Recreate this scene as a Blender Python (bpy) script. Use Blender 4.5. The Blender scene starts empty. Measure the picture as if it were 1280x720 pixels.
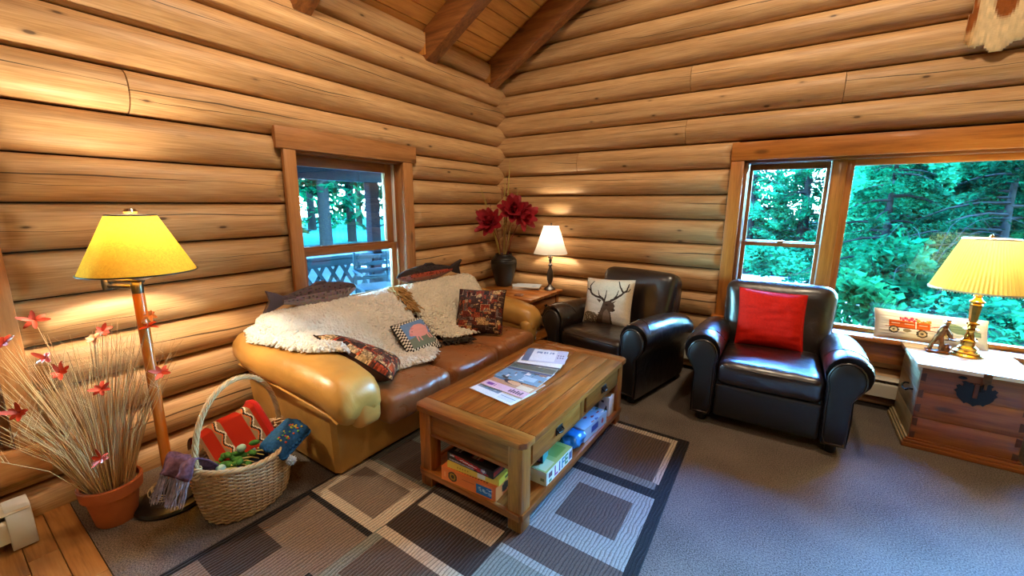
import bpy, bmesh, math, random
import numpy as np
from mathutils import Vector, Matrix, noise as mnoise

R = math.radians
rng = random.Random(7)
scene = bpy.context.scene
COL = scene.collection

# ------------------------------------------------------------------ camera
cam_d = bpy.data.cameras.new('camera')
cam = bpy.data.objects.new('camera', cam_d)
COL.objects.link(cam)
cam_d.sensor_width = 36.0
cam_d.lens = 519.72 / 1280 * 36.0
cam_d.clip_start = 0.05
cam_d.clip_end = 300
_p, _y, _r = R(11.1644), R(34.2228), R(0.442)
fw = Vector((-math.sin(_y) * math.cos(_p), math.cos(_y) * math.cos(_p), -math.sin(_p)))
rt = Vector((math.cos(_y), math.sin(_y), 0))
up = rt.cross(fw)
rt2 = rt * math.cos(_r) + up * math.sin(_r)
up2 = up * math.cos(_r) - rt * math.sin(_r)
mw = Matrix((rt2, up2, -fw)).transposed().to_4x4()
mw.translation = Vector((0, 0, 1.5))
cam.matrix_world = mw
scene.camera = cam

# ------------------------------------------------------------------ world, sun, lights, exposure
world = bpy.data.worlds.new('world')
scene.world = world
world.use_nodes = True
wn = world.node_tree
wn.nodes.clear()
wo = wn.nodes.new('ShaderNodeOutputWorld')
wb = wn.nodes.new('ShaderNodeBackground')
wtc = wn.nodes.new('ShaderNodeTexCoord')
wsep = wn.nodes.new('ShaderNodeSeparateXYZ')
wr = wn.nodes.new('ShaderNodeValToRGB')
wr.color_ramp.elements[0].position = 0.0
wr.color_ramp.elements[0].color = (0.36, 0.86, 1.0, 1)
wr.color_ramp.elements[1].position = 0.55
wr.color_ramp.elements[1].color = (0.06, 0.27, 0.86, 1)
wn.links.new(wtc.outputs['Generated'], wsep.inputs[0])
wn.links.new(wsep.outputs['Z'], wr.inputs[0])
wn.links.new(wr.outputs[0], wb.inputs['Color'])
wb.inputs['Strength'].default_value = 215.0
wn.links.new(wb.outputs[0], wo.inputs['Surface'])

sun_d = bpy.data.lights.new('sun', 'SUN')
sun_d.energy = 16.0
sun_d.angle = R(3)
sun_d.color = (0.8, 1.0, 0.95)
sun = bpy.data.objects.new('sun', sun_d)
COL.objects.link(sun)
sun.rotation_euler = Vector((0.22, 0.30, -0.93)).to_track_quat('-Z', 'Y').to_euler()

def area_lamp(name, loc, target, size, power, color):
    d = bpy.data.lights.new(name, 'AREA')
    d.shape = 'DISK'
    d.size = size
    d.energy = power
    d.color = color
    o = bpy.data.objects.new(name, d)
    COL.objects.link(o)
    o.location = loc
    o.rotation_euler = (Vector(target) - Vector(loc)).to_track_quat('-Z', 'Y').to_euler()
    return o

# added warm fill lights high in the room, out of view
area_lamp('warm_fill_light', (0.6, -0.6, 3.9), (-1.4, 2.2, 1.0), 0.5, 17, (1.0, 0.82, 0.60))
area_lamp('warm_fill_light', (0.2, 2.3, 4.6), (-0.2, 4.1, 2.0), 0.35, 56, (1.0, 0.82, 0.58))
area_lamp('warm_fill_light', (-1.7, 1.3, 3.35), (-3.0, 1.7, 2.3), 0.3, 17, (1.0, 0.82, 0.60))

def portal(loc, rot, sx, sy):
    d = bpy.data.lights.new('sky_portal', 'AREA')
    d.shape = 'RECTANGLE'
    d.size, d.size_y = sx, sy
    d.cycles.is_portal = True
    o = bpy.data.objects.new('sky_portal', d)
    COL.objects.link(o)
    o.location, o.rotation_euler = loc, rot
portal((1.085, 4.30, 1.22), (R(-90), 0, 0), 3.1, 1.36)        # back wall window
portal((-3.15, 2.1, 1.27), (0, R(-90), 0), 1.24, 1.0)          # left wall window

scene.view_settings.view_transform = 'Standard'
scene.view_settings.look = 'None'
scene.view_settings.exposure = 0.38
scene.view_settings.gamma = 1.0
scene.view_settings.use_curve_mapping = False
try:
    scene.cycles.max_bounces = 8
    scene.cycles.transparent_max_bounces = 24
    scene.cycles.sample_clamp_indirect = 6.0
    scene.cycles.caustics_reflective = False
    scene.cycles.caustics_refractive = False
except Exception:
    pass

# ------------------------------------------------------------------ material helpers
def s2l(c):
    return tuple((x / 12.92 if x <= 0.04045 else ((x + 0.055) / 1.055) ** 2.4) for x in c[:3])

def c8(r, g, b):
    return s2l((r / 255, g / 255, b / 255))

class NT:
    def __init__(self, name):
        self.m = bpy.data.materials.new(name)
        self.m.use_nodes = True
        self.t = self.m.node_tree
        self.t.nodes.clear()
        self.out = self.t.nodes.new('ShaderNodeOutputMaterial')
    def n(self, typ, **kw):
        nd = self.t.nodes.new(typ)
        for k, v in kw.items():
            if k.startswith('i_'):
                key = k[2:].replace('_', ' ')
                nd.inputs[key].default_value = v
            else:
                setattr(nd, k, v)
        return nd
    def l(self, a, b):
        self.t.links.new(a, b)
    def bsdf(self, color=(0.5, 0.5, 0.5), rough=0.5, metal=0.0, spec=0.5, coat=0.0, coat_r=0.1, sheen=0.0):
        b = self.n('ShaderNodeBsdfPrincipled')
        b.inputs['Base Color'].default_value = (*color, 1)
        b.inputs['Roughness'].default_value = rough
        b.inputs['Metallic'].default_value = metal
        b.inputs['Specular IOR Level'].default_value = spec
        b.inputs['Coat Weight'].default_value = coat
        b.inputs['Coat Roughness'].default_value = coat_r
        b.inputs['Sheen Weight'].default_value = sheen
        self.l(b.outputs[0], self.out.inputs['Surface'])
        return b
    def ramp(self, stops, inp=None, interp='LINEAR'):
        r = self.n('ShaderNodeValToRGB')
        cr = r.color_ramp
        cr.interpolation = interp
        while len(cr.elements) < len(stops):
            cr.elements.new(0.5)
        for e, (p, c) in zip(cr.elements, stops):
            e.position = p
            e.color = (*c[:3], 1)
        if inp is not None:
            self.l(inp, r.inputs[0])
        return r
    def math(self, op, a, b=None, c=None):
        nd = self.n('ShaderNodeMath', operation=op)
        for i, x in enumerate((a, b, c)):
            if x is None:
                continue
            if hasattr(x, 'is_linked'):
                self.l(x, nd.inputs[i])
            else:
                nd.inputs[i].default_value = x
        return nd.outputs[0]
    def mix(self, fac, a, b, blend='MIX'):
        nd = self.n('ShaderNodeMix', data_type='RGBA', blend_type=blend)
        for x, key in ((fac, 0), (a, 6), (b, 7)):
            if hasattr(x, 'is_linked'):
                self.l(x, nd.inputs[key])
            else:
                nd.inputs[key].default_value = x if key == 0 else (*x[:3], 1)
        return nd.outputs[2]
    def bump(self, h, strength=0.2, dist=0.01):
        b = self.n('ShaderNodeBump')
        b.inputs['Strength'].default_value = strength
        b.inputs['Distance'].default_value = dist
        self.l(h, b.inputs['Height'])
        return b.outputs[0]

def plain(name, color, rough=0.5, metal=0.0, spec=0.5, coat=0.0, noise=0.0, nscale=40.0, bump=0.0, sheen=0.0):
    t = NT(name)
    b = t.bsdf(color, rough, metal, spec, coat, 0.15, sheen)
    if noise or bump:
        tc = t.n('ShaderNodeTexCoord')
        nz = t.n('ShaderNodeTexNoise', i_Scale=nscale, i_Detail=4.0)
        t.l(tc.outputs['Object'], nz.inputs['Vector'])
        if noise:
            r = t.ramp([(0.25, [c * (1 - noise) for c in color]), (0.75, [min(1, c * (1 + noise)) for c in color])], nz.outputs['Fac'])
            t.l(r.outputs[0], b.inputs['Base Color'])
        if bump:
            t.l(t.bump(nz.outputs['Fac'], bump, 0.004), b.inputs['Normal'])
    return t.m

def wood(name, dark, mid, light, axis='x', rough=0.45, scale=14.0, coat=0.0, knots=True, wear=None):
    t = NT(name)
    b = t.bsdf(mid, rough, coat=coat)
    tc = t.n('ShaderNodeTexCoord')
    oi = t.n('ShaderNodeObjectInfo')
    add = t.n('ShaderNodeVectorMath', operation='ADD')
    off = t.n('ShaderNodeCombineXYZ')
    rr = t.math('MULTIPLY', oi.outputs['Random'], 37.0)
    for i in range(3):
        t.l(rr, off.inputs[i])
    t.l(tc.outputs['Object'], add.inputs[0])
    t.l(off.outputs[0], add.inputs[1])
    mp = t.n('ShaderNodeMapping')
    s = {'x': (0.07, 1, 1), 'y': (1, 0.07, 1), 'z': (1, 1, 0.07)}[axis]
    mp.inputs['Scale'].default_value = [scale * q for q in s]
    t.l(add.outputs[0], mp.inputs['Vector'])
    n1 = t.n('ShaderNodeTexNoise', i_Scale=1.6, i_Detail=6.0, i_Roughness=0.6, i_Distortion=0.8)
    t.l(mp.outputs[0], n1.inputs['Vector'])
    n2 = t.n('ShaderNodeTexNoise', i_Scale=9.0, i_Detail=3.0)
    t.l(mp.outputs[0], n2.inputs['Vector'])
    f = t.math('ADD', t.math('MULTIPLY', n1.outputs['Fac'], 0.75), t.math('MULTIPLY', n2.outputs['Fac'], 0.25))
    r = t.ramp([(0.32, dark), (0.5, mid), (0.68, light)], f)
    col = r.outputs[0]
    if knots:
        mp2 = t.n('ShaderNodeMapping')
        s2 = {'x': (1.7, 5, 5), 'y': (5, 1.7, 5), 'z': (5, 5, 1.7)}[axis]
        mp2.inputs['Scale'].default_value = s2
        t.l(add.outputs[0], mp2.inputs['Vector'])
        vo = t.n('ShaderNodeTexVoronoi', i_Scale=1.0)
        t.l(mp2.outputs[0], vo.inputs['Vector'])
        k = t.ramp([(0.05, (1, 1, 1)), (0.12, (0, 0, 0))], vo.outputs['Distance'])
        col = t.mix(t.math('MULTIPLY', k.outputs[0], 0.75), col, [c * 0.45 for c in dark])
    hue = t.n('ShaderNodeHueSaturation')
    t.l(t.math('ADD', t.math('MULTIPLY', oi.outputs['Random'], 0.2), 0.9), hue.inputs['Value'])
    t.l(col, hue.inputs['Color'])
    t.l(hue.outputs[0], b.inputs['Base Color'])
    t.l(t.bump(f, 0.15, 0.003), b.inputs['Normal'])
    return t.m

def leather(name, color, rough=0.35, wrinkle=0.35, scale=9.0, coat=0.1):
    t = NT(name)
    b = t.bsdf(color, rough, coat=coat, coat_r=0.25)
    tc = t.n('ShaderNodeTexCoord')
    nz = t.n('ShaderNodeTexNoise', i_Scale=scale, i_Detail=3.0, i_Distortion=1.2)
    fine = t.n('ShaderNodeTexVoronoi', i_Scale=260.0)
    big = t.n('ShaderNodeTexNoise', i_Scale=3.0, i_Detail=3.0)
    for q in (nz, fine, big):
        t.l(tc.outputs['Object'], q.inputs['Vector'])
    h = t.math('ADD', nz.outputs['Fac'], t.math('MULTIPLY', fine.outputs['Distance'], 0.05))
    t.l(t.bump(h, wrinkle, 0.012), b.inputs['Normal'])
    r = t.ramp([(0.3, [c * 0.72 for c in color]), (0.7, [min(1, c * 1.25) for c in color])], big.outputs['Fac'])
    t.l(r.outputs[0], b.inputs['Base Color'])
    rr = t.n('ShaderNodeMapRange')
    rr.inputs['To Min'].default_value = rough - 0.08
    rr.inputs['To Max'].default_value = rough + 0.14
    t.l(nz.outputs['Fac'], rr.inputs['Value'])
    t.l(rr.outputs[0], b.inputs['Roughness'])
    return t.m

def shade_mat(name, color, trans=0.6, fibre=0.0):
    t = NT(name)
    d = t.n('ShaderNodeBsdfDiffuse')
    tr = t.n('ShaderNodeBsdfTranslucent')
    mx = t.n('ShaderNodeMixShader')
    mx.inputs[0].default_value = trans
    d.inputs[0].default_value = (*color, 1)
    tr.inputs[0].default_value = (*color, 1)
    if fibre:
        tc = t.n('ShaderNodeTexCoord')
        nz = t.n('ShaderNodeTexNoise', i_Scale=60.0, i_Detail=5.0, i_Distortion=2.0)
        t.l(tc.outputs['Object'], nz.inputs['Vector'])
        r = t.ramp([(0.3, [c * (1 - fibre) for c in color]), (0.7, [min(1, c * (1 + fibre)) for c in color])], nz.outputs['Fac'])
        t.l(r.outputs[0], d.inputs[0])
        t.l(r.outputs[0], tr.inputs[0])
    t.l(d.outputs[0], mx.inputs[1])
    t.l(tr.outputs[0], mx.inputs[2])
    t.l(mx.outputs[0], t.out.inputs['Surface'])
    return t.m

def print_mat(name, rough=0.6, spec=0.3, bump=0.0, bscale=300.0, coat=0.0):
    t = NT(name)
    b = t.bsdf((1, 1, 1), rough, spec=spec, coat=coat)
    a = t.n('ShaderNodeVertexColor', layer_name='Col')
    t.l(a.outputs[0], b.inputs['Base Color'])
    if bump:
        tc = t.n('ShaderNodeTexCoord')
        nz = t.n('ShaderNodeTexNoise', i_Scale=bscale, i_Detail=2.0)
        t.l(tc.outputs['Object'], nz.inputs['Vector'])
        t.l(t.bump(nz.outputs['Fac'], bump, 0.004), b.inputs['Normal'])
    return t.m

def log_mat(name, dark, mid, light):
    """UV: u metres along the log, v metres round it"""
    t = NT(name)
    b = t.bsdf(mid, 0.5, spec=0.4)
    uv = t.n('ShaderNodeUVMap')
    oi = t.n('ShaderNodeObjectInfo')
    off = t.n('ShaderNodeCombineXYZ')
    t.l(t.math('MULTIPLY', oi.outputs['Random'], 91.0), off.inputs[0])
    t.l(t.math('MULTIPLY', oi.outputs['Random'], 17.0), off.inputs[2])
    add = t.n('ShaderNodeVectorMath', operation='ADD')
    t.l(uv.outputs[0], add.inputs[0])
    t.l(off.outputs[0], add.inputs[1])
    def nz(sx, sy, detail=4.0, dist=0.0):
        mp = t.n('ShaderNodeMapping')
        mp.inputs['Scale'].default_value = (sx, sy, 1)
        t.l(add.outputs[0], mp.inputs['Vector'])
        q = t.n('ShaderNodeTexNoise', i_Scale=1.0, i_Detail=detail, i_Distortion=dist)
        t.l(mp.outputs[0], q.inputs['Vector'])
        return q.outputs['Fac']
    g = t.math('ADD', t.math('MULTIPLY', nz(0.9, 16, 6.0, 0.5), 0.5), t.math('MULTIPLY', nz(6, 130, 3.0), 0.5))
    r = t.ramp([(0.28, dark), (0.52, mid), (0.76, light)], g)
    # broad weather blotches
    bl = t.ramp([(0.32, (0.74, 0.70, 0.64)), (0.62, (1, 1, 1))], nz(1.1, 7, 5.0, 0.8))
    col = t.mix(0.75, r.outputs[0], bl.outputs[0], 'MULTIPLY')
    # knots
    mp2 = t.n('ShaderNodeMapping')
    mp2.inputs['Scale'].default_value = (3.4, 7.5, 1)
    t.l(add.outputs[0], mp2.inputs['Vector'])
    vo = t.n('ShaderNodeTexVoronoi', i_Scale=1.0)
    t.l(mp2.outputs[0], vo.inputs['Vector'])
    gate = t.math('GREATER_THAN', t.n('ShaderNodeSeparateColor').outputs[0], 0.45)
    sep = gate.node.inputs[0].links[0].from_node
    t.l(vo.outputs['Color'], sep.inputs[0])
    k = t.ramp([(0.05, (1, 1, 1)), (0.085, (0.3, 0.3, 0.3)), (0.15, (0, 0, 0))], vo.outputs['Distance'])
    kf = t.math('MULTIPLY', k.outputs[0], gate)
    col = t.mix(kf, col, [c * 0.3 for c in dark])
    # drying checks: thin dark wandering lines along the log
    sx = t.n('ShaderNodeSeparateXYZ')
    t.l(uv.outputs[0], sx.inputs[0])
    def crack(centre, sc, width, seed):
        mp = t.n('ShaderNodeMapping')
        mp.inputs['Scale'].default_value = (sc, 0, 1)
        mp.inputs['Location'].default_value = (seed, seed, 0)
        t.l(add.outputs[0], mp.inputs['Vector'])
        q = t.n('ShaderNodeTexNoise', i_Scale=1.0, i_Detail=5.0, i_Roughness=0.45)
        t.l(mp.outputs[0], q.inputs['Vector'])
        w = t.math('MULTIPLY', t.math('SUBTRACT', q.outputs['Fac'], 0.5), 0.22)
        d = t.math('ABSOLUTE', t.math('SUBTRACT', sx.outputs[1], t.math('ADD', w, centre)))
        mp3 = t.n('ShaderNodeMapping')
        mp3.inputs['Scale'].default_value = (0.9, 0, 1)
        mp3.inputs['Location'].default_value = (seed * 3.1, 5, 0)
        t.l(add.outputs[0], mp3.inputs['Vector'])
        q2 = t.n('ShaderNodeTexNoise', i_Scale=1.0, i_Detail=1.0)
        t.l(mp3.outputs[0], q2.inputs['Vector'])
        wd = t.math('MULTIPLY', t.math('MAXIMUM', t.math('SUBTRACT', q2.outputs['Fac'], 0.50), 0.0), width * 14)
        return t.math('LESS_THAN', d, wd)
    c1 = crack(0.17, 0.5, 0.0022, 3.0)
    c2 = crack(0.115, 0.8, 0.0008, 11.0)
    ck = t.math('MAXIMUM', c1, c2)
    col = t.mix(t.math('MULTIPLY', ck, 0.85), col, (0.03, 0.015, 0.008))
    hue = t.n('ShaderNodeHueSaturation')
    t.l(t.math('ADD', t.math('MULTIPLY', oi.outputs['Random'], 0.24), 0.88), hue.inputs['Value'])
    t.l(col, hue.inputs['Color'])
    t.l(hue.outputs[0], b.inputs['Base Color'])
    h = t.math('SUBTRACT', g, t.math('MULTIPLY', ck, 1.2))
    t.l(t.bump(h, 0.25, 0.006), b.inputs['Normal'])
    return t.m

def glass_mat(name):
    t = NT(name)
    lw = t.n('ShaderNodeFresnel')
    lw.inputs['IOR'].default_value = 1.5
    tr = t.n('ShaderNodeBsdfTransparent')
    tr.inputs[0].default_value = (0.93, 0.97, 0.97, 1)
    gl = t.n('ShaderNodeBsdfGlossy')
    gl.inputs['Roughness'].default_value = 0.0
    mx = t.n('ShaderNodeMixShader')
    t.l(lw.outputs[0], mx.inputs[0])
    t.l(tr.outputs[0], mx.inputs[1])
    t.l(gl.outputs[0], mx.inputs[2])
    t.l(mx.outputs[0], t.out.inputs['Surface'])
    return t.m

def leaf_mat(name, c1, c2, trans=0.35):
    c1, c2 = [q * 0.22 for q in c1], [q * 0.36 for q in c2]
    t = NT(name)
    tc = t.n('ShaderNodeTexCoord')
    nz = t.n('ShaderNodeTexNoise', i_Scale=1.7, i_Detail=6.0)
    t.l(tc.outputs['Object'], nz.inputs['Vector'])
    r = t.ramp([(0.35, c1), (0.65, c2)], nz.outputs['Fac'])
    d = t.n('ShaderNodeBsdfDiffuse')
    tr = t.n('ShaderNodeBsdfTranslucent')
    mx = t.n('ShaderNodeMixShader')
    mx.inputs[0].default_value = trans
    t.l(r.outputs[0], d.inputs[0])
    t.l(r.outputs[0], tr.inputs[0])
    t.l(d.outputs[0], mx.inputs[1])
    t.l(tr.outputs[0], mx.inputs[2])
    t.l(mx.outputs[0], t.out.inputs['Surface'])
    return t.m

def carpet_mat(name, c1, c2):
    t = NT(name)
    b = t.bsdf(c1, 0.95, spec=0.1, sheen=0.15)
    tc = t.n('ShaderNodeTexCoord')
    n1 = t.n('ShaderNodeTexNoise', i_Scale=170.0, i_Detail=3.0)
    n2 = t.n('ShaderNodeTexNoise', i_Scale=2.5, i_Detail=3.0)
    for q in (n1, n2):
        t.l(tc.outputs['Object'], q.inputs['Vector'])
    f = t.math('ADD', t.math('MULTIPLY', n1.outputs['Fac'], 0.8), t.math('MULTIPLY', n2.outputs['Fac'], 0.2))
    r = t.ramp([(0.36, c1), (0.62, c2)], f)
    t.l(r.outputs[0], b.inputs['Base Color'])
    t.l(t.bump(n1.outputs['Fac'], 0.7, 0.006), b.inputs['Normal'])
    return t.m

def rug_mat(name):
    t = NT(name)
    b = t.bsdf((1, 1, 1), 0.95, spec=0.1, sheen=0.1)
    a = t.n('ShaderNodeVertexColor', layer_name='Col')
    tc = t.n('ShaderNodeTexCoord')
    wv = t.n('ShaderNodeTexWave', bands_direction='X', i_Scale=19.0, i_Distortion=5.0, i_Detail=2.5)
    wv.inputs['Detail Scale'].default_value = 0.9
    mp = t.n('ShaderNodeMapping')
    mp.inputs['Scale'].default_value = (1.0, 0.55, 1)
    t.l(tc.outputs['Object'], mp.inputs['Vector'])
    t.l(mp.outputs[0], wv.inputs['Vector'])
    n1 = t.n('ShaderNodeTexNoise', i_Scale=150.0, i_Detail=2.0)
    t.l(tc.outputs['Object'], n1.inputs['Vector'])
    r = t.ramp([(0.0, (0.42, 0.42, 0.42)), (0.35, (1, 1, 1))], wv.outputs['Fac'])
    col = t.mix(1.0, a.outputs[0], r.outputs[0], 'MULTIPLY')
    r2 = t.ramp([(0.3, (0.75, 0.75, 0.75)), (0.7, (1.15, 1.15, 1.15))], n1.outputs['Fac'])
    col = t.mix(1.0, col, r2.outputs[0], 'MULTIPLY')
    t.l(col, b.inputs['Base Color'])
    h = t.math('ADD', wv.outputs['Fac'], t.math('MULTIPLY', n1.outputs['Fac'], 0.4))
    t.l(t.bump(h, 0.6, 0.006), b.inputs['Normal'])
    return t.m

M = {}
M['log'] = log_mat('log_wood', c8(158, 116, 74), c8(202, 160, 112), c8(228, 192, 144))
HON = (c8(148, 86, 30), c8(184, 112, 42), c8(204, 132, 58))
for ax in 'xyz':
    M['trim_' + ax] = wood('honey_trim_' + ax, *HON, axis=ax, rough=0.4, coat=0.1)
    M['sash_' + ax] = wood('sash_wood_' + ax, c8(110, 62, 26), c8(140, 84, 38), c8(160, 102, 50), axis=ax, rough=0.4, knots=False)
    M['tan_' + ax] = wood('tan_trim_' + ax, c8(150, 98, 52), c8(182, 124, 72), c8(198, 142, 90), axis=ax, rough=0.45)
    M['oak_' + ax] = wood('oak_' + ax, c8(100, 54, 17), c8(148, 85, 30), c8(178, 110, 46), axis=ax, rough=0.28, coat=0.25, knots=False, scale=22)
    M['pine_' + ax] = wood('old_pine_' + ax, c8(92, 45, 13), c8(144, 78, 26), c8(170, 101, 40), axis=ax, rough=0.4, coat=0.1)
    M['ceil_' + ax] = wood('ceiling_pine_' + ax, c8(178, 112, 48), c8(206, 140, 66), c8(222, 160, 84), axis=ax, rough=0.4)
    M['rafter_' + ax] = wood('rafter_timber_' + ax, c8(98, 58, 28), c8(140, 86, 42), c8(168, 110, 58), axis=ax, rough=0.5)
    M['plank_' + ax] = wood('plank_oak_' + ax, c8(134, 84, 40), c8(176, 122, 66), c8(196, 144, 86), axis=ax, rough=0.4, knots=False)
M['palepine'] = wood('bleached_pine', c8(178, 160, 120), c8(206, 188, 146), c8(224, 208, 170), axis='z', rough=0.45)
M['lidpine'] = wood('pale_lid_pine', c8(206, 180, 140), c8(228, 205, 168), c8(240, 222, 190), axis='x', rough=0.25, coat=0.3)
M['chink'] = plain('dark_chinking', c8(52, 34, 20), 0.9)
M['carpet'] = carpet_mat('brown_carpet', c8(54, 47, 42), c8(134, 121, 110))
M['rug'] = rug_mat('rug_pile')
M['dleather'] = leather('dark_leather', c8(34, 24, 21), 0.3, 0.6, 8.0, 1.0)
M['dpanel'] = leather('dark_leather_panel', c8(26, 20, 18), 0.5, 0.15, 8.0, 0.05)
M['tleather'] = leather('tan_leather', c8(196, 146, 74), 0.34, 0.4, 7.0, 0.15)
M['sleather'] = leather('cognac_leather', c8(150, 96, 58), 0.27, 0.65, 10.0, 0.35)
M['glass'] = glass_mat('window_glass')
M['black'] = plain('black_paint', c8(24, 22, 21), 0.35)
M['iron'] = plain('black_iron', c8(30, 27, 26), 0.4, 0.6)
M['white'] = plain('white_enamel', c8(225, 228, 230), 0.35)
M['beige'] = plain('almond_enamel', c8(214, 206, 188), 0.4)
M['print'] = print_mat('printed_paper', 0.3, 0.5, coat=0.15)
M['fabprint'] = print_mat('printed_fabric', 0.85, 0.15, 0.25, 220)
M['paper'] = plain('paper_edges', c8(225, 222, 214), 0.7)
M['terra'] = plain('terracotta', c8(186, 98, 52), 0.75, noise=0.15, nscale=12)
M['soil'] = plain('dry_soil', c8(120, 96, 72), 0.95, noise=0.4, nscale=90, bump=0.8)
M['straw'] = plain('dry_straw', c8(182, 144, 102), 0.7, noise=0.25, nscale=8)
M['rflower'] = plain('orange_red_petal', c8(190, 58, 28), 0.6, noise=0.25, nscale=30)
M['wicker'] = plain('wicker', c8(190, 158, 118), 0.55, noise=0.22, nscale=30)
M['wicker2'] = plain('wicker_pale', c8(210, 180, 138), 0.5, noise=0.18, nscale=30)
M['brass'] = plain('antique_brass', c8(190, 140, 62), 0.25, 1.0, noise=0.3, nscale=30)
M['bronze'] = plain('dark_bronze', c8(110, 66, 36), 0.3, 0.9, noise=0.35, nscale=60)
M['pewter'] = plain('dark_pewter', c8(92, 86, 80), 0.3, 0.9)
M['chrome'] = plain('bright_metal', c8(200, 200, 200), 0.2, 1.0)
M['polewood'] = wood('lamp_pole_wood', c8(150, 78, 18), c8(186, 106, 30), c8(205, 128, 48), axis='z', rough=0.3, coat=0.3, knots=False)
M['amber'] = shade_mat('parchment_shade', c8(255, 186, 62), 0.034, 0.16)
M['yellow'] = shade_mat('pleated_shade', c8(255, 226, 118), 0.066)
M['wshade'] = shade_mat('white_shade', c8(254, 248, 238), 0.085)
M['vase'] = plain('black_glaze', c8(20, 19, 19), 0.36, coat=0.1)
M['petal'] = plain('dark_red_petal', c8(150, 22, 34), 0.55, noise=0.3, nscale=25)
M['stemr'] = plain('red_twig', c8(120, 34, 30), 0.7)
M['stemg'] = plain('yellow_green_blade', c8(176, 160, 84), 0.6, noise=0.2, nscale=10)
def wool_mat(name, color):
    t = NT(name)
    b = t.bsdf(color, 0.95, spec=0.05, sheen=0.1)
    tc = t.n('ShaderNodeTexCoord')
    v = t.n('ShaderNodeTexVoronoi', i_Scale=58.0)
    n = t.n('ShaderNodeTexNoise', i_Scale=7.0, i_Detail=4.0)
    n2 = t.n('ShaderNodeTexNoise', i_Scale=120.0, i_Detail=2.0)
    add = t.n('ShaderNodeVectorMath', operation='MULTIPLY_ADD')
    for q in (n, n2):
        t.l(tc.outputs['Object'], q.inputs['Vector'])
    t.l(n2.outputs['Color'], add.inputs[0])
    add.inputs[1].default_value = (.012, .012, .012)
    t.l(tc.outputs['Object'], add.inputs[2])
    t.l(add.outputs[0], v.inputs['Vector'])
    r = t.ramp([(0.3, [c * .84 for c in color]), (0.7, color)], n.outputs['Fac'])
    t.l(r.outputs[0], b.inputs['Base Color'])
    t.l(t.bump(t.math('MULTIPLY', v.outputs['Distance'], -1.0), 0.9, 0.020), b.inputs['Normal'])
    return t.m
M['wool'] = wool_mat('white_wool', c8(253, 249, 242))
M['woolc'] = wool_mat('cream_wool', c8(250, 240, 220))
M['woolb'] = plain('tan_wool_tuft', c8(170, 132, 84), 0.9, spec=0.1, noise=0.2, nscale=20)
M['woold'] = plain('dark_wool', c8(58, 50, 44), 0.9, spec=0.1, noise=0.4, nscale=60, bump=0.6)
M['red'] = plain('red_cotton', c8(196, 34, 26), 0.8, spec=0.15, noise=0.08, nscale=14, bump=0.12, sheen=0.2)
M['kilim'] = print_mat('woven_wool', 0.95, 0.1, 0.5, 260)
M['purple'] = plain('purple_wool', c8(92, 66, 84), 0.95, spec=0.1, noise=0.5, nscale=70, bump=0.6)
M['bluewool'] = plain('blue_knit', c8(34, 78, 128), 0.95, spec=0.1, noise=0.35, nscale=90, bump=0.8)
M['palewool'] = plain('pale_blue_yarn', c8(190, 205, 225), 0.95, spec=0.1, noise=0.15, nscale=90, bump=0.6)
M['green'] = plain('green_plush', c8(62, 108, 50), 0.9, spec=0.1, noise=0.3, nscale=60, bump=0.5)
M['bluebag'] = plain('blue_plastic', c8(40, 130, 205), 0.25, coat=0.2)
M['hide'] = print_mat('cow_hair', 0.85, 0.15, 0.7, 90)
M['leaf1'] = leaf_mat('conifer_needles', c8(0, 24, 14), c8(14, 106, 60))
M['leaf2'] = leaf_mat('deep_conifer_needles', c8(0, 13, 8), c8(7, 68, 40))
M['leaf3'] = leaf_mat('maple_leaves', c8(10, 80, 36), c8(44, 138, 76), 0.45)
M['leaf4'] = leaf_mat('bright_conifer_needles', c8(6, 66, 42), c8(44, 150, 88))
M['bark'] = plain('bark', c8(16, 15, 13), 0.95, spec=0.0, noise=0.4, nscale=14, bump=0.8)
M['twig'] = plain('bare_twig', c8(26, 27, 26), 0.95, spec=0.0)
M['grass'] = plain('meadow', c8(20, 50, 40), 0.95, spec=0.0, noise=0.3, nscale=3)
M['gravel'] = plain('gravel', c8(170, 170, 168), 0.95, spec=0.0, noise=0.15, nscale=20)
M['dirt'] = plain('forest_floor', c8(22, 26, 22), 0.95, spec=0.0, noise=0.3, nscale=3)
M['porch'] = plain('porch_paint', c8(16, 32, 38), 0.8, spec=0.1, noise=0.1, nscale=6)
M['postp'] = plain('dark_post', c8(14, 14, 18), 0.9, spec=0.0)
M['bulb'] = plain('frosted_bulb', c8(255, 250, 240), 0.4)
M['cordc'] = plain('cream_cord', c8(200, 180, 140), 0.6)

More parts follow.
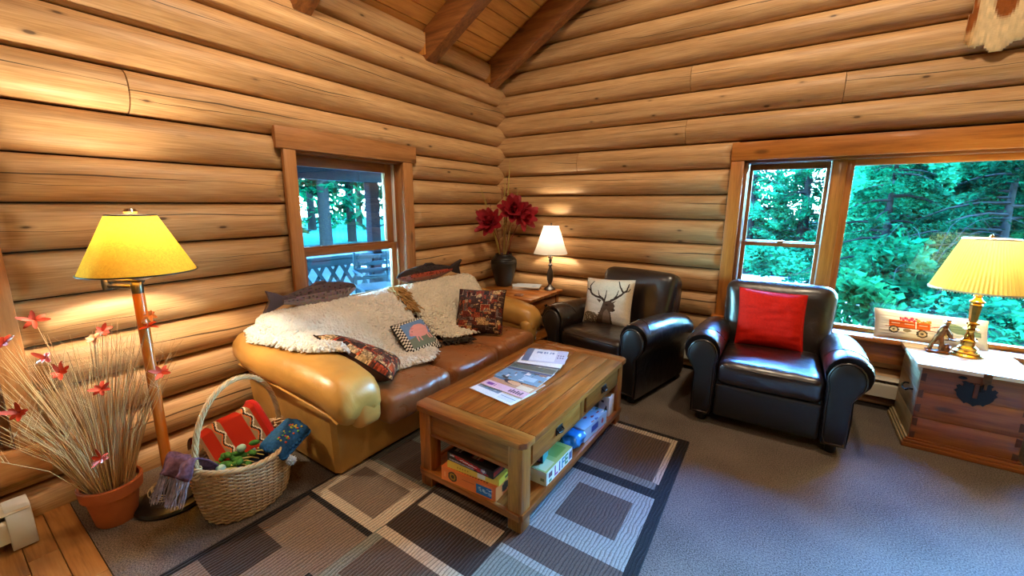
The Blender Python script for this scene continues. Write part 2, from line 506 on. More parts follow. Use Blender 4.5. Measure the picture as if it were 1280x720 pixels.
# ------------------------------------------------------------------ mesh helpers
class B:
    """collects geometry, then links it as ONE mesh object"""
    def __init__(self):
        self.v, self.f, self.c, self.uv = [], [], [], []
    def add(self, verts, faces, mtx=None, color=None, uvs=None):
        o = len(self.v)
        if mtx is not None:
            verts = [mtx @ Vector(p) for p in verts]
        self.v.extend([tuple(p) for p in verts])
        for i, f in enumerate(faces):
            self.f.append(tuple(k + o for k in f))
            if color is not None:
                self.c.append(color[i] if isinstance(color, list) else color)
        if uvs is not None:
            self.uv.extend(uvs)
        return self
    def box(self, c, s, mtx=None, color=None):
        x, y, z = c
        a, b, d = s[0] / 2, s[1] / 2, s[2] / 2
        vs = [(x + i * a, y + j * b, z + k * d) for i in (-1, 1) for j in (-1, 1) for k in (-1, 1)]
        fs = [(0, 1, 3, 2), (4, 6, 7, 5), (0, 4, 5, 1), (2, 3, 7, 6), (0, 2, 6, 4), (1, 5, 7, 3)]
        return self.add(vs, fs, mtx, color)
    def bb(self, lo, hi, mtx=None, color=None):
        return self.box([(p + q) / 2 for p, q in zip(lo, hi)], [q - p for p, q in zip(lo, hi)], mtx, color)
    def tube(self, pts, r, n=8, cap=True, mtx=None, color=None, flat=None):
        pts = [Vector(p) for p in pts]
        m = len(pts)
        rs = r if isinstance(r, (list, tuple)) else [r] * m
        vs, fs = [], []
        prev = None
        for i, p in enumerate(pts):
            t = (pts[min(i + 1, m - 1)] - pts[max(i - 1, 0)])
            if t.length < 1e-9:
                t = Vector((0, 0, 1))
            t.normalize()
            if prev is None:
                a = Vector((0, 0, 1)) if abs(t.z) < 0.9 else Vector((1, 0, 0))
                u = (a - t * a.dot(t)).normalized()
            else:
                u = (prev - t * prev.dot(t))
                u = u.normalized() if u.length > 1e-6 else prev
            prev = u
            w = t.cross(u)
            for k in range(n):
                an = 2 * math.pi * k / n
                vs.append(p + (u * math.cos(an) + w * math.sin(an) * (flat or 1)) * rs[i])
        for i in range(m - 1):
            for k in range(n):
                a, b = i * n + k, i * n + (k + 1) % n
                fs.append((a, b, b + n, a + n))
        if cap:
            fs.append(tuple(range(n - 1, -1, -1)))
            fs.append(tuple((m - 1) * n + k for k in range(n)))
        return self.add(vs, fs, mtx, color)
    def ring(self, pts, r, n=6, mtx=None):
        """closed tube"""
        pts = [Vector(p) for p in pts]
        m = len(pts)
        vs, fs = [], []
        cen = sum(pts, Vector()) / m
        nrm = Vector()
        for i in range(m):
            nrm += (pts[i] - cen).cross(pts[(i + 1) % m] - cen)
        nrm.normalize()
        for i, p in enumerate(pts):
            t = (pts[(i + 1) % m] - pts[i - 1]).normalized()
            u = nrm - t * nrm.dot(t)
            u = u.normalized() if u.length > 1e-6 else Vector((0, 0, 1))
            w = t.cross(u)
            for k in range(n):
                an = 2 * math.pi * k / n
                vs.append(p + (u * math.cos(an) + w * math.sin(an)) * r)
        for i in range(m):
            for k in range(n):
                a, b = i * n + k, i * n + (k + 1) % n
                c, d = ((i + 1) % m) * n + k, ((i + 1) % m) * n + (k + 1) % n
                fs.append((a, b, d, c))
        return self.add(vs, fs, mtx)
    def lathe(self, prof, n=32, c=(0, 0, 0), mtx=None, rfn=None, cap=True):
        vs, fs = [], []
        for r, z in prof:
            for k in range(n):
                an = 2 * math.pi * k / n
                rr = r * (rfn(an, z) if rfn else 1)
                vs.append((c[0] + rr * math.cos(an), c[1] + rr * math.sin(an), c[2] + z))
        for i in range(len(prof) - 1):
            for k in range(n):
                a, b = i * n + k, i * n + (k + 1) % n
                fs.append((a, b, b + n, a + n))
        if cap:
            if prof[0][0] > 1e-5:
                fs.append(tuple(range(n - 1, -1, -1)))
            if prof[-1][0] > 1e-5:
                fs.append(tuple((len(prof) - 1) * n + k for k in range(n)))
        return self.add(vs, fs, mtx)
    def loft(self, rings, closed=True, cap=True, mtx=None):
        n = len(rings[0])
        vs = [p for r in rings for p in r]
        fs = []
        for i in range(len(rings) - 1):
            for k in range(n if closed else n - 1):
                a, b = i * n + k, i * n + (k + 1) % n
                fs.append((a, b, b + n, a + n))
        if cap and closed:
            fs.append(tuple(range(n - 1, -1, -1)))
            fs.append(tuple((len(rings) - 1) * n + k for k in range(n)))
        return self.add(vs, fs, mtx)
    def puff(self, c, s, r, n=10, bulge=(0, 0, 0), fn=None, mtx=None):
        """rounded box with softly domed faces"""
        hx, hy, hz = s[0] / 2, s[1] / 2, s[2] / 2
        r = min(r, hx, hy, hz)
        idx, vs, fs = {}, [], []
        def q(t, h):
            # denser near the edges
            return h * math.sin(t * math.pi / 2) if r < h * 0.6 else h * t
        def vert(a, b, d):
            key = (round(a, 5), round(b, 5), round(d, 5))
            if key in idx:
                return idx[key]
            p = Vector((q(a, hx), q(b, hy), q(d, hz)))
            inn = Vector((max(-hx + r, min(hx - r, p.x)), max(-hy + r, min(hy - r, p.y)), max(-hz + r, min(hz - r, p.z))))
            dv = p - inn
            if dv.length > 1e-9:
                p = inn + dv.normalized() * r
            ux, uy, uz = p.x / hx, p.y / hy, p.z / hz
            p.x += bulge[0] * (1 - uy * uy) * (1 - uz * uz) * ux
            p.y += bulge[1] * (1 - ux * ux) * (1 - uz * uz) * uy
            p.z += bulge[2] * (1 - ux * ux) * (1 - uy * uy) * uz
            if fn:
                p = Vector(fn(p.x, p.y, p.z))
            idx[key] = len(vs)
            vs.append(p + Vector(c))
            return idx[key]
        g = [-1 + 2 * i / n for i in range(n + 1)]
        for i in range(n):
            for j in range(n):
                a, b, e, f = g[i], g[i + 1], g[j], g[j + 1]
                for s_ in (-1, 1):
                    quads = [[(s_, a, e), (s_, b, e), (s_, b, f), (s_, a, f)],
                             [(e, s_, a), (e, s_, b), (f, s_, b), (f, s_, a)],
                             [(a, e, s_), (b, e, s_), (b, f, s_), (a, f, s_)]]
                    for Q in quads:
                        ids = [vert(*p) for p in Q]
                        if s_ < 0:
                            ids.reverse()
                        fs.append(tuple(ids))
        return self.add(vs, fs, mtx)
    def ell(self, c, s, n=12, m=8, mtx=None):
        prof = [(max(1e-6, math.sin(math.pi * i / m)), -math.cos(math.pi * i / m)) for i in range(m + 1)]
        vs, fs = [], []
        for r, z in prof:
            for k in range(n):
                an = 2 * math.pi * k / n
                vs.append((c[0] + s[0] * r * math.cos(an), c[1] + s[1] * r * math.sin(an), c[2] + s[2] * z))
        for i in range(m):
            for k in range(n):
                a, b = i * n + k, i * n + (k + 1) % n
                fs.append((a, b, b + n, a + n))
        return self.add(vs, fs, mtx)
    def build(self, name, mat, parent=None, bevel=0.0, seg=2, smooth=40, loc=None, rot=None, merge=False):
        me = bpy.data.meshes.new(name)
        me.from_pydata(self.v, [], self.f)
        if self.c and len(self.c) == len(self.f):
            at = me.color_attributes.new('Col', 'FLOAT_COLOR', 'CORNER')
            cols = np.repeat(np.array([(*k[:3], 1.0) for k in self.c], dtype=np.float32), [len(f) for f in self.f], axis=0)
            at.data.foreach_set('color', cols.ravel())
        if self.uv:
            ul = me.uv_layers.new(name='UVMap')
            li = np.empty(len(me.loops), dtype=np.int32)
            me.loops.foreach_get('vertex_index', li)
            ul.data.foreach_set('uv', np.array(self.uv, dtype=np.float32)[li].ravel())
        if bevel or merge:
            bm = bmesh.new()
            bm.from_mesh(me)
            if merge:
                bmesh.ops.remove_doubles(bm, verts=bm.verts, dist=1e-5)
            bmesh.ops.recalc_face_normals(bm, faces=bm.faces)
            if bevel:
                es = [e for e in bm.edges if len(e.link_faces) == 2 and e.calc_face_angle(0) > 0.5]
                bmesh.ops.bevel(bm, geom=es, offset=bevel, segments=seg, profile=0.5, affect='EDGES', clamp_overlap=True)
            bm.to_mesh(me)
            bm.free()
        me.materials.append(mat)
        if smooth:
            me.shade_smooth()
            me.set_sharp_from_angle(angle=R(smooth))
        o = bpy.data.objects.new(name, me)
        COL.objects.link(o)
        if parent is not None:
            o.parent = parent
        if loc is not None:
            o.location = loc
        if rot is not None:
            o.rotation_euler = rot
        return o

def tag(o, label=None, cat=None, group=None, kind=None):
    for k, v in (('label', label), ('category', cat), ('group', group), ('kind', kind)):
        if v:
            o[k] = v
    return o

def empty(name, loc=(0, 0, 0), rz=0.0, rot=None, parent=None):
    o = bpy.data.objects.new(name, None)
    o.empty_display_size = 0.1
    COL.objects.link(o)
    o.location = loc
    o.rotation_euler = rot if rot is not None else (0, 0, rz)
    if parent is not None:
        o.parent = parent
    return o

def thing(name, label, cat, loc=(0, 0, 0), rz=0.0, group=None, rot=None):
    return tag(empty(name, loc, rz, rot), label, cat, group)

def rb(lo, hi, name, mat, parent=None, bevel=0.004, seg=2):
    return B().bb(lo, hi).build(name, mat, parent, bevel=bevel, seg=seg)

def lin(a):
    a = np.asarray(a, dtype=float)
    return np.where(a <= 0.04045, a / 12.92, ((a + 0.055) / 1.055) ** 2.4)

# flat print: colours per small face
def panel(name, paint, nx, ny, fn, mat, parent, **kw):
    """paint(U,V) -> (N,3) in 0..255 ; fn(u,v) -> point"""
    b = B()
    vs = [fn(i / nx, j / ny) for j in range(ny + 1) for i in range(nx + 1)]
    U, V = np.meshgrid((np.arange(nx) + .5) / nx, (np.arange(ny) + .5) / ny)
    cols = lin(np.clip(paint(U.ravel(), V.ravel()), 0, 255) / 255.0)
    fs = [(j * (nx + 1) + i, j * (nx + 1) + i + 1, (j + 1) * (nx + 1) + i + 1, (j + 1) * (nx + 1) + i) for j in range(ny) for i in range(nx)]
    b.add(vs, fs, color=[tuple(c) for c in cols])
    return b.build(name, mat, parent, **kw)

class Paint:
    """tiny vector painter on sample points"""
    def __init__(self, U, V, bg):
        self.U, self.V = U, V
        self.c = np.empty((len(U), 3))
        self.c[:] = bg
    def put(self, mask, col):
        self.c[mask] = col
        return self
    def rect(self, u0, v0, u1, v1, col):
        return self.put((self.U >= u0) & (self.U <= u1) & (self.V >= v0) & (self.V <= v1), col)
    def ell(self, u, v, a, b, col, rot=0.0):
        x, y = self.U - u, self.V - v
        c, s = math.cos(rot), math.sin(rot)
        return self.put(((x * c + y * s) / a) ** 2 + ((-x * s + y * c) / b) ** 2 <= 1, col)
    def poly(self, pts, col):
        ins = np.zeros(len(self.U), bool)
        n = len(pts)
        for i in range(n):
            x1, y1 = pts[i]
            x2, y2 = pts[(i + 1) % n]
            if y1 == y2:
                continue
            cond = ((y1 > self.V) != (y2 > self.V)) & (self.U < (x2 - x1) * (self.V - y1) / (y2 - y1) + x1)
            ins ^= cond
        return self.put(ins, col)
    def line(self, pts, w, col, w2=None):
        m = len(pts) - 1
        for i in range(m):
            a, b = np.array(pts[i]), np.array(pts[i + 1])
            d = b - a
            t = np.clip(((self.U - a[0]) * d[0] + (self.V - a[1]) * d[1]) / max(1e-12, d @ d), 0, 1)
            dist = np.hypot(self.U - a[0] - t * d[0], self.V - a[1] - t * d[1])
            ww = w + ((w2 if w2 is not None else w) - w) * (i + t) / m
            self.put(dist <= ww, col)
        return self
    def speck(self, amt, scale=50, seed=0):
        r = np.random.RandomState(seed)
        self.c *= (1 + amt * (r.rand(len(self.U), 1) - .5))
        return self

def text_mesh(body, size, name, mat, parent, mtx, extrude=0.0004):
    cu = bpy.data.curves.new(name, 'FONT')
    cu.body = body
    cu.size = size
    cu.extrude = extrude
    cu.offset = size * .02
    cu.align_x = 'CENTER'
    cu.align_y = 'CENTER'
    cu.resolution_u = 3
    tmp = bpy.data.objects.new('tmp', cu)
    COL.objects.link(tmp)
    dg = bpy.context.evaluated_depsgraph_get()
    me = bpy.data.meshes.new_from_object(tmp.evaluated_get(dg))
    bpy.data.objects.remove(tmp)
    bpy.data.curves.remove(cu)
    me.name = name
    me.materials.clear()
    me.materials.append(mat)
    o = bpy.data.objects.new(name, me)
    COL.objects.link(o)
    o.parent = parent
    o.matrix_local = mtx
    return o

def remeshed(b, name, mat, parent, voxel, smooth_it=2, loc=None):
    """fuse overlapping volumes into one continuous surface"""
    tmp = b.build('tmp', mat)
    md = tmp.modifiers.new('r', 'REMESH')
    md.mode = 'VOXEL'
    md.voxel_size = voxel
    ms = tmp.modifiers.new('s', 'SMOOTH')
    ms.iterations = smooth_it
    ms.factor = 0.5
    dg = bpy.context.evaluated_depsgraph_get()
    me = bpy.data.meshes.new_from_object(tmp.evaluated_get(dg))
    bpy.data.objects.remove(tmp)
    me.name = name
    me.shade_smooth()
    o = bpy.data.objects.new(name, me)
    COL.objects.link(o)
    if parent is not None:
        o.parent = parent
    if loc is not None:
        o.location = loc
    return o

def dup(root, loc, rz=None, label=None, group=None, rot=None):
    r = root.copy()
    COL.objects.link(r)
    r.location = loc
    if rz is not None:
        r.rotation_euler = (0, 0, rz)
    if rot is not None:
        r.rotation_euler = rot
    if label:
        r['label'] = label
    if group:
        r['group'] = group
    for ch in list(root.children):
        c = ch.copy()
        COL.objects.link(c)
        c.parent = r
        for g in ch.children:
            d = g.copy()
            COL.objects.link(d)
            d.parent = c
    return r
def fbm(x, y, z=0.0, o=3):
    return mnoise.fractal(Vector((x, y, z)), 1.0, 2.0, o)
# ================================================================== STRUCTURE
def struct(o):
    o['kind'] = 'structure'
    return o

XL, YB = -3.0, 4.14            # seam planes of the two log walls
# ---- floor: sub floor, carpet, strip of oak planks by the left wall
floor = struct(rb((-3.3, -3.7, -0.12), (3.8, 4.4, -0.02), 'floor', M['chink'], bevel=0))
rb((-3.05, 0.28, -0.02), (3.7, 4.2, 0.0), 'carpet', M['carpet'], floor, bevel=0)
rb((-3.05, -3.6, -0.02), (3.7, -0.60, -0.004), 'oak_flooring', M['plank_x'], floor, bevel=0)
y = 0.278
row = 0
while y > -0.6:
    w = 0.094
    x = -3.0 - (row * 0.37 % 0.6)
    while x < 1.2:
        L = 0.62 + 0.5 * rng.random()
        x1 = max(x, -3.0)
        if x + L > -3.0:
            rb((x1 + .0012, y - w + .0012, -0.02), (x + L - .0012, y - .0012, -0.001 - 0.0015 * rng.random()), 'plank', M['plank_x'], floor, bevel=0.0015, seg=1)
        x += L
    y -= w
    row += 1

# ---- walls
wall_left = struct(tag(empty('wall_left'), kind='structure'))
wall_back = struct(tag(empty('wall_back'), kind='structure'))

def backing(parent, lo, hi):
    rb(lo, hi, 'chinking', M['chink'], parent, bevel=0)

W1 = (1.62, 2.575, 0.68, 1.87)     # window_1 opening: y0 y1 z0 z1
W3 = (-1.00, 0.15, 0.37, 1.85)
W2 = (-0.43, 2.60, 0.55, 1.885)    # window_2 opening: x0 x1 z0 z1
xa, xb = -3.14, -3.008
backing(wall_left, (xa, -3.6, -0.02), (xb, W3[0], 3.05))
backing(wall_left, (xa, W3[1], -0.02), (xb, W1[0], 3.05))
backing(wall_left, (xa, W1[1], -0.02), (xb, 4.24, 3.05))
for w in (W1, W3):
    backing(wall_left, (xa, w[0], -0.02), (xb, w[1], w[2]))
    backing(wall_left, (xa, w[0], w[3]), (xb, w[1], 3.05))
ya, yb = 4.148, 4.28
backing(wall_back, (-3.14, ya, -0.02), (W2[0], yb, 3.1))
backing(wall_back, (W2[1], ya, -0.02), (3.7, yb, 3.1))
backing(wall_back, (W2[0], ya, -0.02), (W2[1], yb, W2[2]))
backing(wall_back, (W2[0], ya, W2[3]), (W2[1], yb, 3.1))
gb = B()
gb.add([(-3.14, ya, 3.1), (3.7, ya, 3.1), (1.1, ya, 5.5), (-3.14, yb, 3.1), (3.7, yb, 3.1), (1.1, yb, 5.5)],
       [(0, 1, 2), (5, 4, 3), (0, 3, 4, 1), (1, 4, 5, 2), (2, 5, 3, 0)])
gb.build('chinking', M['chink'], wall_back, smooth=0)

def make_log(parent, side, a0, a1, zlo, zhi, bulge=0.09, cuts=(), seed=0):
    n = max(3, int((a1 - a0) / 0.14))
    aa = [a0 + (a1 - a0) * i / n for i in range(n + 1)]
    for c in cuts:
        for d in (0.02, 0.04, 0.06, 0.08, 0.10, 0.12):
            for q in (c - d, c + d):
                if a0 < q < a1:
                    aa.append(q)
    aa = sorted(set(round(q, 4) for q in aa))
    nv = 12
    rings, uvs = [], []
    for a in aa:
        zl, zh = zlo(a), zhi(a)
        wob = 0.010 * mnoise.noise(Vector((a * 0.9, seed * 7.3, 0)))
        ring = []
        for j in range(nv + 1):
            t = 0.5 - 0.5 * math.cos(math.pi * j / nv)
            o = (bulge + wob) * max(0.0, 1 - abs(2 * t - 1) ** 2.3) ** 0.55
            o += 0.003 * mnoise.noise(Vector((a * 2.5, t * 4, seed * 3.1))) * min(1, o * 40)
            for c in cuts:
                d = abs(a - c)
                if d < 0.125:
                    o = min(o, 0.028 + d * 0.75)
            z = zl + (zh - zl) * (0.012 + 0.976 * t)
            ring.append((XL + o, a, z) if side == 'L' else (a, YB - o, z))
            uvs.append((a, t * 0.28))
        for t in (1.0, 0.0):
            z = zl + (zh - zl) * (0.012 + 0.976 * t)
            ring.append((XL - 0.006, a, z) if side == 'L' else (a, YB + 0.006, z))
            uvs.append((a, t * 0.28))
        rings.append(ring)
    b = B()
    b.loft(rings)
    b.uv = uvs
    return b.build('log', M['log'], parent, smooth=50)

def zL(k):
    zc, zn = 0.2175 * k, 2.19 - 0.2307 * (10 - k)
    f = lambda a: 1.5 + (zn + (zc - zn) * (a - 0.3) / 3.84 - 1.5) * 0.99
    return f
def zR(k):
    return lambda a: 0.07 + 0.2203 * k
s_ = 0
for k in range(0, 13):
    zc = 0.2175 * (k + 0.5)
    segs = []
    # which openings does the log meet
    mid1 = zL(k + 0.5)(2.1)
    mid3 = zL(k + 0.5)(0.0)
    top1 = zL(k)(2.1)
    spans = [(-3.6, 4.17)]
    def carve(spans, lo, hi):
        out = []
        for a, b in spans:
            if hi <= a or lo >= b:
                out.append((a, b))
                continue
            if lo > a:
                out.append((a, lo))
            if hi < b:
                out.append((hi, b))
        return out
    if 0.25 < mid3 < 1.95:
        spans = carve(spans, -1.09, 0.165)
    if 0.62 < mid1 < 1.92:
        spans = carve(spans, 1.56, 2.645)
    if k == 9:
        spans = [(a, b) for a, b in spans]
        spans = [(-3.6, 0.776), (0.782, 4.17)]
    for a, b in spans:
        cuts = []
        if abs(b - 1.56) < .01: cuts.append(1.545)
        if abs(a - 2.645) < .01: cuts.append(2.665)
        if abs(a - 0.165) < .01: cuts.append(0.24)
        s_ += 1
        make_log(wall_left, 'L', a, b, zL(k), zL(k + 1), 0.092, cuts, s_)
# top plate log on the left wall, notched between the rafters
RAFT = [-0.65, 0.56, 1.76, 2.95, 3.90]
ends = [-3.6] + [y + d for y in RAFT for d in (-0.075, 0.075)] + [4.10]
for i in range(0, len(ends), 2):
    if ends[i + 1] - ends[i] > 0.05:
        s_ += 1
        make_log(wall_left, 'L', ends[i], ends[i + 1], zL(13), lambda a: zL(13)(a) + 0.2, 0.10, (), s_)
for i in range(len(RAFT)):
    b = B()
    b.bb((-3.0, RAFT[i] - 0.075, zL(13)(RAFT[i]) + .004), (-2.97, RAFT[i] + 0.075, 3.02))
    for e in (-0.078, 0.066):
        b.bb((-2.99, RAFT[i] + e, zL(13)(RAFT[i]) - 0.02), (-2.905, RAFT[i] + e + 0.012, zL(13)(RAFT[i]) + 0.16))
    b.build('notch_shim', M['ceil_z'], wall_left, bevel=0.002)

JOINT = {11: [-0.915], 10: [0.163], 9: [-0.92], 8: [-1.965]}
for k in range(-1, 24):
    z0, z1 = zR(k)(0), zR(k + 1)(0)
    zm = (z0 + z1) / 2
    xs = -3.03
    if z1 > 3.0:
        xs = -3.0 + (z1 - 3.07) / 0.575
    xe = 3.65 if zm < 3.6 else 1.1 + (5.5 - z1) / 0.92
    if xe - xs < 0.4:
        continue
    spans = [(xs, xe)]
    if 0.45 < zm < 2.0:
        spans = [(xs, -0.49), (2.66, xe)]
    for j in JOINT.get(k, []):
        ns = []
        for a, b in spans:
            ns += [(a, j - .002), (j + .002, b)] if a < j < b else [(a, b)]
        spans = ns
    for a, b in spans:
        s_ += 1
        cuts = [-0.515] if abs(b + 0.49) < .01 else []
        lo = zR(k)
        if k == -1:
            lo = lambda a: 0.0
        make_log(wall_back, 'R', a, b, lo, zR(k + 1), 0.088, cuts, s_)

# ---- plain walls and slab of the unseen end of the room
wall_right = struct(tag(empty('wall_right'), kind='structure'))
rb((3.6, -3.6, -.02), (3.75, 4.3, 3.3), 'wall_panel', M['ceil_y'], wall_right, bevel=0)
wall_front = struct(tag(empty('wall_front'), kind='structure'))
wf = B()
wf.add([(-3.1, -3.6, -.02), (3.7, -3.6, -.02), (3.7, -3.6, 3.1), (1.1, -3.6, 5.6), (-3.1, -3.6, 3.1),
        (-3.1, -3.75, -.02), (3.7, -3.75, -.02), (3.7, -3.75, 3.1), (1.1, -3.75, 5.6), (-3.1, -3.75, 3.1)],
       [(0, 4, 3, 2, 1), (5, 6, 7, 8, 9), (0, 1, 6, 5), (1, 2, 7, 6), (2, 3, 8, 7), (3, 4, 9, 8), (4, 0, 5, 9)])
wf.build('wall_panel', M['ceil_x'], wall_front, smooth=0)

# ---- ceiling: pine boards on rafters
ceiling = struct(tag(empty('ceiling'), kind='structure'))
SL = 0.575
cs = 1 / math.sqrt(1 + SL * SL)
ud = Vector((cs, 0, SL * cs))
nd = Vector((-SL * cs, 0, cs))
E0 = Vector((-3.25, 0, 2.985 + (-3.25 + 3.0) * SL))
bw = 0.137
for i in range(37):
    o = E0 + ud * (bw * i)
    if o.x > 1.1:
        break
    b = B()
    m = Matrix(((ud.x, 0, nd.x, o.x), (0, 1, 0, 0), (ud.z, 0, nd.z, o.z), (0, 0, 0, 1)))
    b.bb((0.002, -3.7, 0.001 * rng.random()), (bw - 0.002, 4.3, 0.03), m)
    b.build('ceiling_board', M['ceil_y'], ceiling, bevel=0.004, seg=1)
rd = B()
t0 = Vector((1.15, 0, 2.985 + 4.15 * SL))
for (x0, z0, x1, z1) in ((-3.3, 2.985 - .3 * SL + .06, 1.16, t0.z + .06), (1.06, t0.z + .03, 3.75, 3.0)):
    rd.add([(x0, -3.75, z0), (x1, -3.75, z1), (x1, 4.35, z1), (x0, 4.35, z0), (x0, -3.75, z0 + .1), (x1, -3.75, z1 + .1), (x1, 4.35, z1 + .1), (x0, 4.35, z0 + .1)],
           [(0, 3, 2, 1), (4, 5, 6, 7), (0, 1, 5, 4), (1, 2, 6, 5), (2, 3, 7, 6), (3, 0, 4, 7)])
rd.build('roof_deck', M['ceil_y'], ceiling, smooth=0)
for yr in RAFT:
    b = B()
    hw = 0.065
    for_len = 4.7
    o = Vector((-3.05, 0, 2.985 - 0.05 * SL))
    m = Matrix(((ud.x, 0, nd.x, o.x), (0, 1, 0, yr), (ud.z, 0, nd.z, o.z), (0, 0, 0, 1)))
    b.bb((0.0, -hw, -0.235), (for_len, hw, -0.004), m)
    r = b.build('rafter', M['rafter_x'], ceiling, bevel=0.008)

# ---- window 1 (left wall, double hung)
win1 = struct(tag(empty('window_1'), kind='structure'))
win3 = struct(tag(empty('window_3'), kind='structure'))
up1_ = up1 = tag(empty('upper_sash', parent=win1))
lo1_ = lo1 = tag(empty('lower_sash', parent=win1))
def T(lo, hi, name, mat, p, bv=0.004):
    if name in ('sash_rail', 'frame_rail') and mat.endswith('_z'):   # stiles stand a hair proud of the rails
        d = 0 if p in (up1_, lo1_, win3) else 1
        lo, hi = list(lo), list(hi)
        lo[d] -= .0015
        hi[d] += .0015
        lo[2] += .0012
        hi[2] -= .0012
    return rb(lo, hi, name, M[mat], p, bevel=bv)
T((-2.945, 1.49, 1.868), (-2.90, 2.722, 2.008), 'head_casing', 'tan_y', win1)
T((-2.94, 1.535, 0.62), (-2.905, 1.622, 1.866), 'side_casing', 'tan_z', win1)
T((-2.94, 2.573, 0.62), (-2.905, 2.678, 1.866), 'side_casing', 'tan_z', win1)
T((-3.10, 1.60, 0.66), (-2.941, 1.62, 1.87), 'jamb', 'tan_z', win1)
T((-3.10, 2.575, 0.66), (-2.941, 2.595, 1.87), 'jamb', 'tan_z', win1)
T((-3.10, 1.60, 1.85), (-2.941, 2.595, 1.875), 'jamb', 'sash_y', win1)
T((-3.12, 1.45, 0.64), (-2.88, 2.76, 0.68), 'sill', 'tan_y', win1)
T((-2.94, 1.52, 0.52), (-2.905, 2.69, 0.64), 'apron', 'tan_y', win1)
T((-3.088, 2.549, 1.172), (-3.02, 2.562, 1.849), 'jamb_liner', 'white', win1, .002)
T((-3.10, 2.562, 0.68), (-3.0, 2.5748, 1.85), 'stop', 'sash_z', win1, .002)
for lo, hi, ax in (((-3.085, 1.64, 1.775), (-3.045, 2.55, 1.85), 'y'), ((-3.085, 1.64, 1.135), (-3.045, 2.55, 1.18), 'y'),
                   ((-3.085, 1.64, 1.135), (-3.045, 1.69, 1.85), 'z'), ((-3.085, 2.478, 1.135), (-3.045, 2.548, 1.85), 'z')):
    T(lo, hi, 'sash_rail', 'sash_' + ax, up1, .003)
T((-3.068, 1.68, 1.17), (-3.064, 2.485, 1.785), 'pane', 'glass', up1, 0)
for lo, hi, ax in (((-3.044, 1.622, 1.115), (-3.008, 2.545, 1.168), 'y'), ((-3.044, 1.622, 0.69), (-3.008, 2.545, 0.76), 'y'),
                   ((-3.044, 1.622, 0.69), (-3.008, 1.69, 1.16), 'z'), ((-3.044, 2.49, 0.69), (-3.008, 2.545, 1.16), 'z')):
    T(lo, hi, 'sash_rail', 'sash_' + ax, lo1, .003)
T((-3.028, 1.68, 0.75), (-3.024, 2.50, 1.12), 'pane', 'glass', lo1, 0)

# ---- window 3 (left wall, mostly out of frame)
T((-2.94, 0.152, 0.36), (-2.90, 0.245, 1.90), 'side_casing', 'tan_z', win3)
T((-2.94, -1.09, 0.36), (-2.90, -1.0, 1.90), 'side_casing', 'tan_z', win3)
T((-2.945, -1.14, 1.87), (-2.895, 0.29, 2.0), 'head_casing', 'tan_y', win3)
T((-2.965, -1.14, 0.205), (-2.895, 0.25, 0.362), 'apron', 'tan_y', win3)
T((-3.10, 0.12, 0.36), (-2.941, 0.152, 1.87), 'jamb', 'sash_z', win3)
T((-3.10, -1.02, 0.36), (-2.941, -0.99, 1.87), 'jamb', 'sash_z', win3)
T((-3.12, -1.02, 0.33), (-2.966, 0.152, 0.37), 'sill', 'tan_y', win3)
for lo, hi, ax in (((-3.08, 0.06, 0.37), (-3.04, 0.12, 1.87), 'z'), ((-3.08, -0.99, 0.37), (-3.04, -0.93, 1.87), 'z'), ((-3.08, -0.93, 0.37), (-3.04, 0.06, 0.45), 'y'),
                   ((-3.08, -0.93, 1.08), (-3.04, 0.06, 1.14), 'y'), ((-3.08, -0.93, 1.80), (-3.04, 0.06, 1.87), 'y')):
    T(lo, hi, 'sash_rail', 'sash_' + ax, win3, .003)
T((-3.062, -0.935, 0.44), (-3.058, 0.065, 1.81), 'pane', 'glass', win3, 0)

# ---- window 2 (back wall: double hung beside a fixed picture pane)
win2 = struct(tag(empty('window_2'), kind='structure'))
T((-0.532, 4.04, 1.884), (2.70, 4.085, 2.03), 'head_casing', 'trim_x', win2)
T((-0.53, 4.045, 0.36), (-0.43, 4.085, 1.882), 'side_casing', 'trim_z', win2)
T((2.60, 4.045, 0.36), (2.70, 4.085, 1.882), 'side_casing', 'trim_z', win2)
T((-0.428, 4.045, 0.355), (2.598, 4.085, 0.515), 'apron', 'trim_x', win2)
T((-0.56, 4.0, 0.517), (2.72, 4.26, 0.55), 'sill', 'trim_x', win2, .006)
T((-0.43, 4.086, 0.55), (-0.405, 4.25, 1.884), 'jamb', 'sash_z', win2, .002)
T((-0.425, 4.10, 0.55), (-0.412, 4.12, 1.884), 'stop', 'trim_z', win2, .002)
T((2.58, 4.086, 0.55), (2.60, 4.25, 1.884), 'jamb', 'trim_z', win2, .002)
T((-0.43, 4.086, 1.864), (2.60, 4.25, 1.886), 'jamb', 'sash_x', win2, .002)
T((0.165, 4.13, 0.55), (0.255, 4.25, 1.864), 'mullion', 'trim_z', win2)
T((0.158, 4.14, 0.55), (0.1645, 4.24, 1.864), 'jamb_liner', 'white', win2, .001)
us2 = tag(empty('upper_sash', parent=win2))
for lo, hi, ax in (((-0.40, 4.205, 1.812), (0.157, 4.24, 1.862), 'x'), ((-0.40, 4.205, 1.20), (0.157, 4.24, 1.225), 'x'),
                   ((-0.40, 4.205, 1.20), (-0.372, 4.24, 1.862), 'z'), ((0.131, 4.205, 1.20), (0.157, 4.24, 1.862), 'z')):
    T(lo, hi, 'sash_rail', 'sash_' + ax, us2, .003)
T((-0.38, 4.22, 1.21), (0.14, 4.224, 1.82), 'pane', 'glass', us2, 0)
ls2 = tag(empty('lower_sash', parent=win2))
